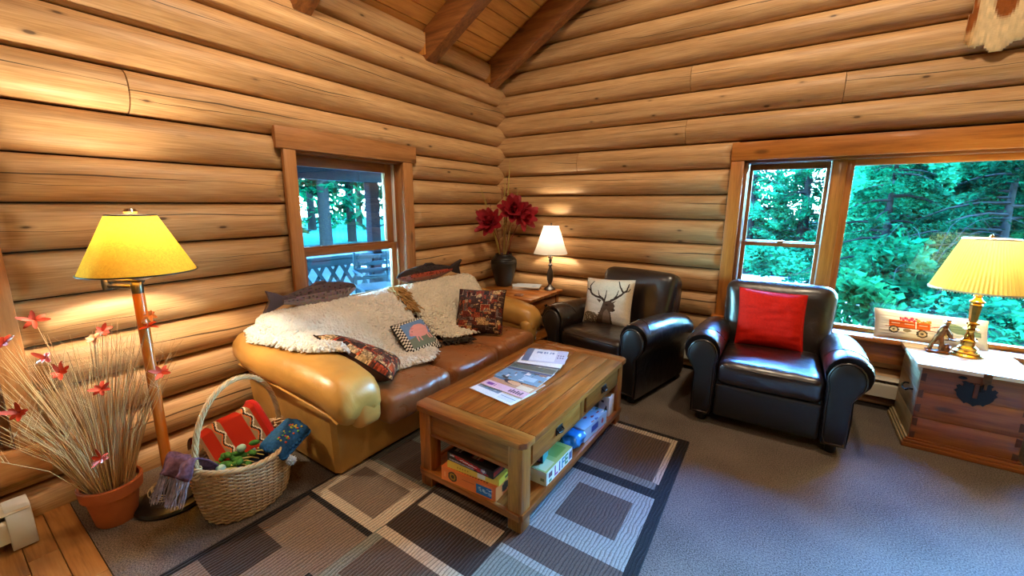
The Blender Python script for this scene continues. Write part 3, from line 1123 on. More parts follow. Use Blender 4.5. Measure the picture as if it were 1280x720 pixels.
for lo, hi, ax in (((-0.40, 4.165, 1.180), (0.157, 4.203, 1.215), 'x'), ((-0.40, 4.165, 0.552), (0.157, 4.203, 0.62), 'x'),
                   ((-0.40, 4.165, 0.552), (-0.367, 4.203, 1.21), 'z'), ((0.131, 4.165, 0.552), (0.157, 4.203, 1.21), 'z')):
    T(lo, hi, 'sash_rail', 'sash_' + ax, ls2, .003)
T((-0.375, 4.182, 0.61), (0.14, 4.186, 1.19), 'pane', 'glass', ls2, 0)
rb((-0.13, 4.14, 1.216), (-0.09, 4.185, 1.232), 'sash_lock', M['brass'], ls2, bevel=.003)
pp = tag(empty('picture_pane', parent=win2))
for lo, hi, ax in (((0.255, 4.17, 1.82), (2.58, 4.23, 1.864), 'x'), ((0.255, 4.17, 0.55), (2.58, 4.23, 0.580), 'x'),
                   ((0.255, 4.17, 0.55), (0.303, 4.23, 1.864), 'z'), ((2.53, 4.17, 0.55), (2.58, 4.23, 1.864), 'z')):
    T(lo, hi, 'frame_rail', 'trim_' + ax, pp, .003)
T((0.295, 4.20, 0.57), (2.54, 4.204, 1.83), 'pane', 'glass', pp, 0)

# ================================================================== OUTDOORS
def leaf_cloud(pts, size, seed, name, mat, parent, asp=2.6, droop=0.3):
    """one mesh of small bent leaf sprays at pts (N,3)"""
    r = np.random.RandomState(seed)
    n = len(pts)
    az = r.rand(n) * 2 * np.pi
    el = (r.rand(n) - .5) * 1.4 - droop
    d = np.stack([np.cos(az) * np.cos(el), np.sin(az) * np.cos(el), np.sin(el)], 1)
    s = np.cross(d, r.normal(size=(n, 3)))
    s /= np.linalg.norm(s, axis=1, keepdims=True) + 1e-9
    L = (size * (0.6 + 0.8 * r.rand(n)))[:, None]
    w = L / asp
    nrm = np.cross(d, s)
    v = np.empty((n, 5, 3))
    v[:, 0] = pts - d * L * .5
    v[:, 1] = pts - s * w * .5 + nrm * w * .15
    v[:, 2] = pts + d * L * .5 - nrm * w * .1
    v[:, 3] = pts + s * w * .5 + nrm * w * .15
    v[:, 4] = pts
    fi = np.array([[0, 1, 4], [1, 2, 4], [2, 3, 4], [3, 0, 4]])
    f = (np.arange(n) * 5)[:, None, None] + fi[None]
    me = bpy.data.meshes.new(name)
    me.from_pydata(v.reshape(-1, 3).tolist(), [], f.reshape(-1, 3).tolist())
    me.materials.append(mat)
    o = bpy.data.objects.new(name, me)
    COL.objects.link(o)
    o.parent = parent
    o['kind'] = 'stuff'
    return o

def conifer(x, y, z0, h, rad, zs, trunk_r, label, mat, n=5000, size=0.22, seed=0, group='conifers beyond the windows'):
    t = thing('conifer', label, 'tree', (x, y, z0), 0, group)
    r = np.random.RandomState(seed + 11)
    b = B()
    b.tube([(0, 0, -0.2), (0.02, 0, h * .3), (0, 0.03, h * .6), (0, 0, h)], [trunk_r * 1.25, trunk_r, trunk_r * .6, .02], 10)
    b.build('trunk', M['bark'], t)
    nb = int(26 + h * 7)
    br = B()
    P = []
    per = n // nb
    for i in range(nb):
        f = (i + r.rand()) / nb
        z = zs + (h - zs) * f
        az = r.rand() * 2 * math.pi
        L = rad * (1 - f * .92) * (0.7 + .5 * r.rand())
        dz = -0.25 - .25 * r.rand()
        pts = [(math.cos(az) * L * s, math.sin(az) * L * s, z + L * (0.15 * s + dz * s * s)) for s in (0, .33, .66, 1)]
        br.tube(pts, [.03, .02, .014, .006], 4, cap=False)
        s = np.sqrt(r.rand(per)) * 1.02
        wid = (0.26 * L) * (1.05 - s) + .06
        off = r.normal(size=per) * wid * .6
        px = math.cos(az) * L * s - math.sin(az) * off
        py = math.sin(az) * L * s + math.cos(az) * off
        pz = z + L * (0.15 * s + dz * s * s) - np.abs(off) * .35 - r.rand(per) * .14
        P.append(np.stack([px, py, pz], 1))
    br.build('branches', M['bark'], t)['kind'] = 'stuff'
    leaf_cloud(np.concatenate(P), size, seed, 'foliage', mat, t)
    return t

def bush(x, y, z0, w, h, label, mat, n=1500, size=0.09, seed=0, asp=1.6, name='leafy_bush', group=None):
    t = thing(name, label, 'bush', (x, y, z0), 0, group)
    r = np.random.RandomState(seed + 5)
    b = B()
    for i in range(14):
        az, L = r.rand() * 6.28, (0.3 + .7 * r.rand())
        b.tube([(0, 0, 0), (math.cos(az) * w * .25 * L, math.sin(az) * w * .25 * L, h * .5 * L), (math.cos(az) * w * .5 * L, math.sin(az) * w * .5 * L, h * .9 * L)], [.012, .008, .004], 5)
    b.build('stem', M['bark'], t)
    q = r.normal(size=(n, 3))
    q /= np.linalg.norm(q, axis=1, keepdims=True)
    q *= (0.55 + .5 * r.rand(n))[:, None] ** .7
    lump = 1 + .25 * np.sin(q[:, :1] * 5 + seed) * np.cos(q[:, 1:2] * 6)
    P = q * lump * np.array([w / 2, w / 2, h / 2]) + np.array([0, 0, h * .52])
    P[:, 2] = np.maximum(P[:, 2], 0.02)
    leaf_cloud(P, size, seed, 'foliage', mat, t, asp, 0.1)
    return t

GZ = -0.38
ground = struct(B().add([(-60, -60, GZ), (60, -60, GZ), (60, 80, GZ), (-60, 80, GZ)], [(0, 1, 2, 3)]).build('ground', M['dirt'], smooth=0))
gd = B()
pts = []
for i in range(25):
    x = -14 + i * 1.0
    pts.append((x, 8.2 + 0.35 * math.sin(x * .7) + max(0, (x - 0.9)) * 1.2, 13.3 + .4 * math.sin(x * .5 + 1)))
vs, fs = [], []
for x, a, b_ in pts:
    b_ = max(b_, a + .05)
    vs += [(x, a, GZ + .012), (x, b_, GZ + .012)]
for i in range(len(pts) - 1):
    fs.append((2 * i, 2 * i + 2, 2 * i + 3, 2 * i + 1))
gd.add(vs, fs)
gd.build('gravel_drive', M['gravel'], ground, smooth=0)
lw = B()
lw.add([(-60, -10, GZ + .01), (-19.5, -10, GZ + .01), (-16.5, 60, GZ + .01), (-60, 60, GZ + .01)], [(0, 1, 2, 3)])
lw.build('meadow', M['grass'], ground, smooth=0)

# trees seen through the back window (left double hung looks far, the picture pane looks into near boughs)
TREES = [
    (-2.6, 16.6, 4.4, 2.6, 0.5, .16, 'teal conifer across the gravel drive, behind the small sash', 'leaf1', 9000, .13),
    (-1.3, 15.2, 4.0, 2.3, 0.4, .14, 'bushy conifer at the far edge of the drive, left of the window mullion', 'leaf4', 9000, .12),
    (0.1, 15.6, 4.2, 2.3, 0.4, .14, 'dark conifer at the far edge of the drive, seen beside the mullion', 'leaf1', 9000, .12),
    (1.35, 10.4, 3.5, 1.9, 0.05, .07, 'dense conifer outside, its boughs behind the left of the picture pane', 'leaf1', 15000, .085),
    (2.6, 9.5, 3.3, 1.9, 0.05, .07, 'deep green conifer outside, directly behind the pleated lamp shade', 'leaf2', 15000, .085),
    (3.9, 10.6, 3.6, 2.1, 0.05, .07, 'conifer outside at the right end of the picture pane', 'leaf1', 13000, .09),
    (2.0, 12.8, 4.3, 2.5, 0.1, .08, 'tall dark conifer standing behind the nearer boughs of the picture pane', 'leaf2', 10000, .12),
    (5.2, 13.5, 4.4, 2.4, 0.2, .15, 'tall conifer furthest right beyond the picture pane', 'leaf2', 8000, .12),
]
TREES += [(-4.8, 17.2, 4.4, 2.4, .4, .14, 'conifer across the drive, furthest left behind the small sash', 'leaf2', 7000, .14)]
for i, (x, y, h, rd_, zs, tr, lab, mt, n, sz) in enumerate(TREES):
    conifer(x, y, GZ, h, rd_, zs, tr, lab, M[mt], n, sz, i + 1)
bush(0.72, 6.7, GZ, 0.75, 1.05, 'bright green maple-leaved bush outside the lower left of the picture pane', M['leaf3'], 900, .105, 3, 1.15)
bush(2.1, 7.6, GZ, 1.7, 0.75, 'low blue-green bush outside, below the pleated lamp', M['leaf4'], 2200, .11, 4, 2.2)
bush(1.2, 8.2, GZ, 0.9, 1.5, 'mid green leafy bush between the maple bush and the conifers', M['leaf1'], 1500, .12, 8, 1.5)
bush(-0.4, 14.0, GZ, 2.6, 0.9, 'low teal undergrowth bush at the far edge of the gravel drive', M['leaf4'], 2200, .14, 6, 1.8)
for k, (x, y, w, h, mt, lab) in enumerate((
    (-2.3, 18.0, 4.6, 3.9, 'leaf4', 'big rounded teal shrub far behind the drive, in the left of the sash'),
    (1.0, 18.6, 4.6, 4.1, 'leaf1', 'big rounded teal shrub far behind the drive, beside the window mullion'),
    (2.2, 14.8, 3.4, 3.7, 'leaf1', 'big dense teal shrub behind the conifers, left half of the picture pane'),
    (4.9, 16.5, 4.2, 4.1, 'leaf2', 'big dense dark shrub behind the conifers, right half of the picture pane'),
    (1.75, 11.9, 2.3, 3.0, 'leaf4', 'pale teal shrub among the conifers, behind the arching twigs'),
    (3.2, 11.8, 2.3, 3.1, 'leaf1', 'teal shrub among the conifers, behind the pleated lamp shade'))):
    bush(x, y, GZ, w, h, lab, M[mt], 14000, .125, 50 + k, 1.9, 'tall_shrub', 'tall shrubs beyond the drive')
# bare arching twigs in front of the conifers
tw = thing('bare_shrub', 'bare shrub of thin pale arching twigs outside the picture pane', 'shrub', (1.5, 8.3, GZ))
b = B()
r_ = random.Random(5)
for i in range(14):
    az = r_.random() * 6.28
    L = .5 + .6 * r_.random()
    h = 1.2 + .9 * r_.random()
    q = [Vector((0, 0, 0)), Vector((math.cos(az) * L * .25, math.sin(az) * L * .25, h * 1.25)), Vector((math.cos(az + .3) * L * 1.25, math.sin(az + .3) * L * 1.25, h * .72))]
    b.tube([q[0] * (1 - t) ** 2 + q[1] * 2 * t * (1 - t) + q[2] * t * t + Vector((.02 * math.sin(t * 17 + i), .02 * math.cos(t * 13), 0)) for t in [k / 12 for k in range(13)]], [.005 - .0003 * k for k in range(13)], 4)
b.build('twigs', M['twig'], tw)['kind'] = 'stuff'

# trees seen through the left window
LT = [(-16.5, 10.2, 11, 4.2, 2.7, .22, 'broad trunked fir on the lawn, left in the small left window', 'leaf2', 6500, .34),
      (-19.0, 13.2, 12, 4.0, 2.9, .19, 'second fir trunk on the lawn, middle of the left window', 'leaf1', 6500, .34),
      (-17.0, 14.3, 11, 3.2, 1.6, .16, 'fir beyond the porch post, right in the left window', 'leaf2', 6000, .32),
      (-30.0, 17.5, 12, 5.0, .6, .25, 'distant fir across the bright lawn, left of the first trunk', 'leaf1', 4000, .5),
      (-34.0, 24.5, 13, 5.5, .6, .25, 'distant fir across the bright lawn, behind the middle trunk', 'leaf2', 4000, .5),
      (-30.0, 28.0, 12, 5.0, .6, .25, 'distant fir across the bright lawn, behind the porch post', 'leaf1', 4000, .5)]
LT += [(-18.0, 6.0, 11, 3.8, 1.9, .2, 'fir at the left edge of the lawn, outside the left part of the left window', 'leaf1', 6000, .32),
       (-23.0, 9.0, 12, 4.4, .8, .2, 'fir on the lawn behind the first broad trunk', 'leaf2', 5000, .4),
       (-24.0, 3.0, 12, 4.4, .6, .2, 'fir at the far left of the lawn', 'leaf1', 5000, .4)]
for i, (x, y, h, rd_, zs, tr, lab, mt, n, sz) in enumerate(LT):
    conifer(x, y, GZ, h, rd_, zs, tr, lab, M[mt], n, sz, i + 31, 'firs on the lawn')
# the porch outside the left wall
porch = struct(tag(empty('porch'), kind='structure'))
for i in range(18):
    rb((-5.75 + i * .145, -2.5, -0.10), (-5.75 + i * .145 + .138, 6.5, -0.06), 'deck_board', M['porch'], porch, bevel=.003, seg=1)
rb((-5.50, -2.5, 1.83), (-5.34, 6.5, 2.10), 'porch_beam', M['porch'], porch, bevel=.004)
rb((-5.95, -2.6, 2.10), (-3.15, 6.6, 2.16), 'porch_roof', M['porch'], porch, bevel=0)
for y0 in (0.6, 4.07):
    rb((-5.49, y0, -0.06), (-5.35, y0 + 0.16, 1.83), 'porch_post', M['postp'], porch, bevel=.004)
rail = thing('porch_railing', 'blue-grey porch railing with diagonal lattice under its cap, outside the left window', 'railing', (-5.42, 2.4, -0.06))
rb((-.07, -1.64, .80), (.07, 4.0, .85), 'cap_rail', M['porch'], rail)
rb((-.03, -1.64, .70), (.03, 4.0, .79), 'top_rail', M['porch'], rail)
rb((-.03, -1.64, .06), (.03, 4.0, .14), 'bottom_rail', M['porch'], rail)
for sgn in (-1, 1):
    me0 = None
    for i in range(28):
        yy = -1.75 + i * .205
        L = 0.60 * math.sqrt(1 + .36)
        ang = math.atan(.6)
        if me0 is None:
            o = B().box((0, 0, 0), (.008, .055, L)).build('slat', M['porch'], rail, smooth=0)
            me0 = o.data
        else:
            o = bpy.data.objects.new('slat', me0)
            COL.objects.link(o)
            o.parent = rail
        o.location = (sgn * .006, yy, .42)
        o.rotation_euler = (sgn * ang, 0, 0)
pc = thing('porch_chair', 'painted porch chair standing in front of the lattice railing outside', 'chair', (-4.85, 3.72, -0.06), R(70))
for sx in (-.23, .23):
    for sy in (-.22, .22):
        B().tube([(sx, sy, 0), (sx, sy, .42 if sy < 0 else .9)], .02, 8).build('leg', M['porch'], pc)
rb((-.25, -.25, .40), (.25, .25, .44), 'seat', M['porch'], pc, bevel=.01)
for i in range(4):
    rb((-.24, .205, .50 + i * .1), (.24, .225, .56 + i * .1), 'back_slat', M['porch'], pc, bevel=.004)
B().tube([(-.25, -.25, .62), (-.25, .22, .64)], .018, 8).build('armrest', M['porch'], pc)
B().tube([(.25, -.25, .62), (.25, .22, .64)], .018, 8).build('armrest', M['porch'], pc)
# ================================================================== FURNITURE
def at(o, root):
    """mesh built in world coordinates -> child of an unrotated root"""
    o.location = -root.location
    return o

# ---- rug: woven colour fields, geometry split along their borders
rug_root = thing('rug', 'patterned area rug of brown, cream and grey blocks under the coffee table', 'rug', (-1.2, 1.5, 0))
DK, BK, BR, TN, CR, GY, LB, TP = c8(58, 46, 42), c8(34, 30, 31), c8(92, 76, 68), c8(150, 128, 108), c8(190, 172, 152), c8(122, 122, 114), c8(152, 150, 144), c8(122, 104, 92)
fields = [  # x0 x1 y0 y1 colour, later wins
    (-1.985, -0.40, 0.30, 2.67, BK),
    (-1.945, -1.455, 0.735, 0.99, TP), (-1.945, -1.50, 0.30, 0.735, TP), (-1.945, -1.72, 0.50, 0.74, DK),
    (-1.97, -1.455, 1.02, 1.375, CR), (-1.91, -1.53, 1.075, 1.315, TP), (-1.97, -1.455, 1.375, 1.80, GY), (-1.80, -1.56, 1.315, 1.36, CR), (-1.91, -1.56, 1.40, 1.66, BR), (-1.97, -1.455, 1.80, 2.64, TN),
    (-1.455, -0.94, 1.065, 1.40, DK), (-1.43, -0.965, 1.265, 1.375, CR), (-1.42, -0.955, 1.085, 1.262, DK),
    (-1.46, -0.94, 0.72, 1.065, GY), (-1.45, -0.94, 1.03, 1.085, CR), (-1.40, -0.94, 0.80, 1.03, BR), (-1.455, -0.94, 0.55, 0.72, CR), (-1.40, -0.94, 0.30, 0.52, DK),
    (-1.455, -0.93, 1.40, 2.64, BR), (-1.40, -0.98, 1.5, 2.0, CR), (-1.35, -1.05, 1.6, 1.9, TP), (-1.455, -0.93, 2.05, 2.12, BK),
    (-0.935, -0.465, 2.12, 2.635, CR), (-0.935, -0.50, 2.125, 2.585, BR), (-0.935, -0.475, 2.065, 2.125, GY),
    (-0.935, -0.455, 2.0, 2.06, BK),
    (-0.94, -0.455, 1.475, 1.995, LB), (-0.835, -0.54, 1.61, 1.90, BR),
    (-0.94, -0.455, 1.315, 1.475, BR), (-0.94, -0.455, 1.275, 1.315, LB), (-0.94, -0.455, 0.98, 1.275, GY), (-0.78, -0.455, 0.98, 1.19, LB), (-0.70, -0.52, 0.98, 1.12, DK),
    (-0.94, -0.455, 0.60, 0.98, DK), (-0.94, -0.455, 0.30, 0.58, CR),
]
xs = sorted(set(round(v, 4) for f in fields for v in f[:2]))
ys = sorted(set(round(v, 4) for f in fields for v in f[2:4]))
def shear(x, y):
    return x + max(0.0, min(1, (x + 0.95) / 0.5)) * (2.65 - y) * 0.035 - 0.02 * max(0, min(1, (x + .95) / .5))
b = B()
vs = [(shear(x, y), y, 0.014) for y in ys for x in xs]
fs, cs_ = [], []
nx = len(xs)
for j in range(len(ys) - 1):
    for i in range(nx - 1):
        cx, cy = (xs[i] + xs[i + 1]) / 2, (ys[j] + ys[j + 1]) / 2
        col = BK
        for f in fields:
            if f[0] < cx < f[1] and f[2] < cy < f[3]:
                col = f[4]
        fs.append((j * nx + i, j * nx + i + 1, (j + 1) * nx + i + 1, (j + 1) * nx + i))
        cs_.append(col)
b.add(vs, fs, color=cs_)
at(b.build('pile', M['rug'], rug_root, smooth=0), rug_root)
b = B()
q = [(shear(x, y), y) for x, y in ((-1.985, .30), (-0.40, .30), (-0.40, 2.67), (-1.985, 2.67))]
b.add([(x, y, .001) for x, y in q] + [(x, y, .0138) for x, y in q], [(0, 3, 2, 1), (0, 1, 5, 4), (1, 2, 6, 5), (2, 3, 7, 6), (3, 0, 4, 7), (4, 5, 6, 7)])
at(b.build('backing', plain('rug_edge', c8(34, 30, 31), 0.95), rug_root, smooth=0), rug_root)

# ---- sofa
sofa = thing('sofa', 'tan leather sofa against the left log wall, draped with sheepskins', 'sofa', (-2.35, 2.2, 0))
def S(b, name, mat, smooth=60, parent=None, **kw):
    o = b.build(name, M[mat], parent or sofa, smooth=smooth, **kw)
    if parent is None:
        o.location = -sofa.location
    return o
S(B().puff((-2.36, 2.2, 0.155), (0.86, 2.02, 0.25), 0.03, 8), 'base', 'tleather')
S(B().puff((-2.69, 2.2, 0.40), (0.28, 1.98, 0.60), 0.06, 8), 'back_frame', 'tleather')
def arm_pad(yc, sgn):
    """fat arm cushion running front to back, drooping over the front"""
    b = B()
    st = [(-2.865, .60, .10, .06), (-2.84, .60, .15, .095), (-2.70, .595, .175, .105), (-2.45, .570, .175, .105), (-2.2, .545, .165, .10), (-2.0, .525, .155, .10),
          (-1.92, .510, .150, .100), (-1.87, .490, .145, .108), (-1.825, .462, .135, .104), (-1.795, .440, .115, .080), (-1.785, .43, .07, .045)]
    if sgn > 0:
        st = [(x - .05 * (x > -2.3), z, w * .80, h) for x, z, w, h in st]
    rings = []
    n = 28
    for x, zc, wy, hz in st:
        flare = (0.03 if x < -2.4 else 0.0)
        ring = []
        for k in range(n):
            a = 2 * math.pi * k / n
            ca, sa = math.cos(a), math.sin(a)
            e = 0.72
            yy = yc + sgn * flare + wy * math.copysign(abs(ca) ** e, ca)
            zz = zc + hz * math.copysign(abs(sa) ** e, sa) + 0.012 * sa * (abs(ca) < .7)
            zz += 0.004 * mnoise.noise(Vector((x * 9, yy * 9, 1)))
            ring.append((x + 0.05 * max(0, -sa) * (x > -1.95) * -1, yy, zz))
        rings.append(ring)
    b.loft(rings)
    return b
for yc, yo, sgn in ((1.245, 1.135, -1), (3.125, 3.235, 1)):
    arm = empty('arm', (0, 0, 0), parent=sofa)
    arm.location = -sofa.location
    S(arm_pad(yc, sgn), 'arm_pad', 'tleather', 80, arm)
    # lower arm: side panel and front panel meet at a seam
    b = B()
    ya_, yb_ = (yo, yc + .10) if sgn < 0 else (yc - .10, yo)
    rings = []
    for z, inset, xf in ((0.03, 0.03, -1.945), (0.18, 0.015, -1.925), (0.36, 0.0, -1.91), (0.50, 0.0, -1.91)):
        y0 = ya_ + (inset if sgn < 0 else 0)
        y1 = yb_ - (inset if sgn > 0 else 0)
        rings.append([(-2.82, y0, z), (xf - .03, y0, z), (xf, y0 + .02, z), (xf, y1 - .02, z), (xf - .03, y1, z), (-2.82, y1, z)])
    b.loft(rings)
    S(b, 'arm_side', 'tleather', 30, arm)
    # piping under the pad
    pts = []
    for x, zc, wy, hz in ((-2.8, .515, .172, 0), (-2.45, .492, .175, 0), (-2.2, .468, .165, 0), (-2.0, .448, .155, 0), (-1.90, .43, .145, 0), (-1.83, .395, .135, 0)):
        pts.append((x, yc + sgn * (wy - .004), zc))
    S(B().tube(pts, .006, 6), 'piping', 'tleather', 60, arm)
    S(B().puff((-1.858 - .05 * (sgn > 0), yc - sgn * .055, 0.405), (0.105, 0.17, 0.20), 0.05, 10, (.01, 0, 0)), 'arm_scroll', 'tleather', 80, arm)
yc0 = [1.40, 1.93, 2.47, 2.985]
for i in range(3):
    a, c = yc0[i], yc0[i + 1]
    def fn(x, y, z, i=i):
        w = 0.006 * mnoise.noise(Vector((x * 6, y * 9, i * 5.0))) + 0.004 * mnoise.noise(Vector((x * 15, y * 25, i)))
        return (x + (.01 * mnoise.noise(Vector((y * 14, z * 5, i))) if x > .2 else 0), y, z + (w if z > 0 else 0))
    S(B().puff((-2.10, (a + c) / 2, 0.345), (0.64, c - a - .004, 0.19), 0.055, 18, (0.012, 0, 0.022), fn), 'seat_cushion', 'sleather')
S(B().puff((-1.965, 2.2, 0.165), (0.06, 1.60, 0.25), 0.02, 8), 'front_rail', 'tleather')
for i in range(3):
    a, c = [1.24, 1.90, 2.52, 3.16][i:i + 2]
    m = Matrix.Translation((-2.57, (a + c) / 2, 0.545)) @ Matrix.Rotation(R(-17), 4, 'Y')
    S(B().puff((0, 0, 0), (0.20, c - a - .004, 0.42), 0.09, 12, (0.02, 0, 0.01), mtx=m), 'back_cushion', 'sleather')
for x in (-2.76, -2.0):
    for y in (1.22, 3.15):
        S(B().lathe([(.025, 0), (.03, .05)], 12, (x, y, 0)), 'foot', 'black')

# ---- sheepskins draped over the sofa
def sstep(a, b_, x):
    t = max(0.0, min(1.0, (x - a) / (b_ - a)))
    return t * t * (3 - 2 * t)
def interp(tab, x):
    if x <= tab[0][0]:
        return tab[0][1]
    for (a, p), (c, q_) in zip(tab, tab[1:]):
        if x <= c:
            t = (x - a) / (c - a)
            return p + (q_ - p) * t
    return tab[-1][1]
ZB = [(-2.86, .66), (-2.80, .74), (-2.74, .775), (-2.66, .79), (-2.58, .78), (-2.50, .735), (-2.42, .66), (-2.34, .575), (-2.27, .50), (-2.20, .468), (-1.8, .462)]
ZA = [(-2.86, .70), (-2.7, .715), (-2.45, .69), (-2.2, .662), (-2.0, .64), (-1.9, .62), (-1.8, .50)]
def drape(x, y):
    z = interp(ZB, x)
    seat = 0.462
    side = sstep(1.13, 1.24, y) * (1 - sstep(3.10, 3.22, y))
    z = 0.44 + (z - 0.44) * side if z > .47 else z
    if y < 1.50:
        za = interp(ZA, x)
        za = seat + (za - seat) * (1 - sstep(1.36, 1.47, y)) if y > 1.36 else za
        za -= max(0, 1.14 - y) ** 2 * 6
        z = max(z, za)
    if y > 2.94:
        za = interp(ZA, x)
        za = seat + (za - seat) * sstep(2.94, 3.02, y)
        z = max(z, za)
    return z
def in_poly(p, poly):
    ins = False
    n = len(poly)
    for i in range(n):
        (x1, y1), (x2, y2) = poly[i], poly[(i + 1) % n]
        if (y1 > p[1]) != (y2 > p[1]) and p[0] < (x2 - x1) * (p[1] - y1) / (y2 - y1) + x1:
            ins = not ins
    return ins
def pdist(p, poly):
    best = 9
    n = len(poly)
    for i in range(n):
        a, c = Vector(poly[i]), Vector(poly[(i + 1) % n])
        d = c - a
        t = max(0, min(1, (Vector(p) - a).dot(d) / max(1e-9, d.dot(d))))
        best = min(best, (Vector(p) - a - d * t).length)
    return best
def fleece(name, label, poly, lift, seed, cell=0.006, mat='wool'):
    x0, x1 = min(p[0] for p in poly) - .03, max(p[0] for p in poly) + .03
    y0, y1 = min(p[1] for p in poly) - .03, max(p[1] for p in poly) + .03
    nx_, ny_ = int((x1 - x0) / cell), int((y1 - y0) / cell)
    root = thing(name, label, 'sheepskin', ((x0 + x1) / 2, (y0 + y1) / 2, 0.46), 0, 'sheepskins over the sofa')
    H = np.array([[drape(x0 + i * cell, y0 + j * cell) for i in range(nx_ + 1)] for j in range(ny_ + 1)])
    for _ in range(4):
        P_ = np.pad(H, 1, mode='edge')
        H = np.maximum(H, (P_[1:-1, 1:-1] * 2 + P_[:-2, 1:-1] + P_[2:, 1:-1] + P_[1:-1, :-2] + P_[1:-1, 2:]) / 6)
    GX = np.gradient(H, cell, axis=1)
    GY = np.gradient(H, cell, axis=0)
    idx, vt, vb = {}, [], []
    for j in range(ny_ + 1):
        for i in range(nx_ + 1):
            x, y = x0 + i * cell, y0 + j * cell
            wx, wy = x + .018 * mnoise.noise(Vector((x * 14, y * 14, seed))), y + .018 * mnoise.noise(Vector((x * 14, y * 14, seed + 9)))
            if not in_poly((wx, wy), poly):
                continue
            d = pdist((wx, wy), poly)
            n = Vector((-GX[j, i], -GY[j, i], 1)).normalized()
            th = lift + 0.038 * math.sqrt(min(1, d / .05))
            p = Vector((x, y, H[j, i]))
            s3 = p * 62
            v_ = mnoise.voronoi(s3 + Vector((seed, 0, 0)))[0]
            th += (0.55 - v_[0]) * 0.022 * min(1, d / .012)
            th += 0.010 * mnoise.noise(p * 9 + Vector((0, 0, seed)))
            q_ = p + n * max(th, lift + .004)
            q_ += Vector((mnoise.noise(s3 * .7), mnoise.noise(s3 * .7 + Vector((7, 0, 0))), 0)) * .005
            idx[(i, j)] = len(vt)
            vt.append(q_)
            vb.append(p + n * (lift + .001))
    n0 = len(vt)
    fs, edges = [], {}
    for (i, j), k in idx.items():
        if all(q in idx for q in ((i + 1, j), (i, j + 1), (i + 1, j + 1))):
            f = (k, idx[(i + 1, j)], idx[(i + 1, j + 1)], idx[(i, j + 1)])
            fs.append(f)
            for a, c in zip(f, f[1:] + f[:1]):
                if (c, a) in edges:
                    del edges[(c, a)]
                else:
                    edges[(a, c)] = 1
    allf = fs + [tuple(n0 + q for q in reversed(f)) for f in fs] + [(c, a, a + n0, c + n0) for a, c in edges]
    b = B()
    b.add([v - root.location for v in vt + vb], allf)
    b.build('fleece', M[mat], root, smooth=180)
    # loose locks of wool along the lower edge and tufts
    b = B()
    r = random.Random(seed)
    for _ in range(260):
        k = r.randrange(len(poly))
        a, c = poly[k], poly[(k + 1) % len(poly)]
        t = r.random()
        x, y = a[0] + (c[0] - a[0]) * t, a[1] + (c[1] - a[1]) * t
        z = drape(x, y) + lift + .010
        cx, cy = (x0 + x1) / 2, (y0 + y1) / 2
        d = Vector((x - cx, y - cy, 0)).normalized()
        pts = [Vector((x, y, z)) - d * .03 + Vector((0, 0, .015))]
        for q in range(3):
            pts.append(pts[-1] + d * .013 + Vector((r.uniform(-.006, .006), r.uniform(-.006, .006), -.006)))
        b.tube([p - root.location for p in pts], [.008, .008, .006, .003], 5)
    b.build('wool_lock', M[mat], root)['kind'] = 'stuff'
    return root
F1 = [(-2.80, 1.14), (-2.62, 1.075), (-2.44, 1.11), (-2.25, 1.18), (-2.12, 1.34), (-2.04, 1.55), (-1.98, 1.72), (-1.94, 1.90), (-2.02, 2.04), (-2.15, 2.10), (-2.30, 2.14), (-2.45, 2.19), (-2.62, 2.24), (-2.82, 2.22), (-2.83, 1.6)]
F2 = [(-2.82, 2.12), (-2.60, 2.14), (-2.45, 2.18), (-2.25, 2.24), (-2.12, 2.34), (-2.06, 2.55), (-2.12, 2.72), (-2.26, 2.92), (-2.42, 3.04), (-2.58, 3.13), (-2.78, 3.17), (-2.83, 2.7)]
f1 = fleece('sheepskin_throw', 'white sheepskin over the near end of the sofa back, below the grey fish pillow', F1, 0.004, 3)
f2 = fleece('sheepskin_throw', 'cream sheepskin over the far end of the sofa back, below the red fish pillow', F2, 0.012, 8, mat='woolc')
# tan neck tuft where the hides meet, dark leg tip on the seat
b = B()
r = random.Random(4)
for _ in range(260):
    x = r.uniform(-2.64, -2.40)
    y = 2.17 + r.gauss(0, .022)
    z = drape(x, y) + .048
    p = Vector((x, y, z))
    d = Vector((r.gauss(.3, .5), r.gauss(0, .7), r.gauss(.5, .4))).normalized()
    b.tube([p - f2.location, p + d * .026 - f2.location, p + d * .04 + Vector((.022, 0, -.02)) - f2.location], [.009, .008, .003], 5)
b.build('neck_tuft', M['woolb'], f2)['kind'] = 'stuff'
b = B()
r = random.Random(14)
for _ in range(150):
    t = r.random()
    p = Vector((-2.13 + .13 * t + r.gauss(0, .012), 2.20 + .16 * t + r.gauss(0, .018), .478 + r.random() * .016))
    d = Vector((r.gauss(.5, .4), r.gauss(.5, .4), r.gauss(.1, .3))).normalized()
    b.tube([p - f2.location, p + d * .022 - f2.location, p + d * .038 + Vector((0, 0, -.008)) - f2.location], [.009, .008, .003], 5)
o = b.build('leg_tip', M['woold'], f2)
o['kind'] = 'stuff'
o['label'] = 'dark grey woolly leg end of the hide'

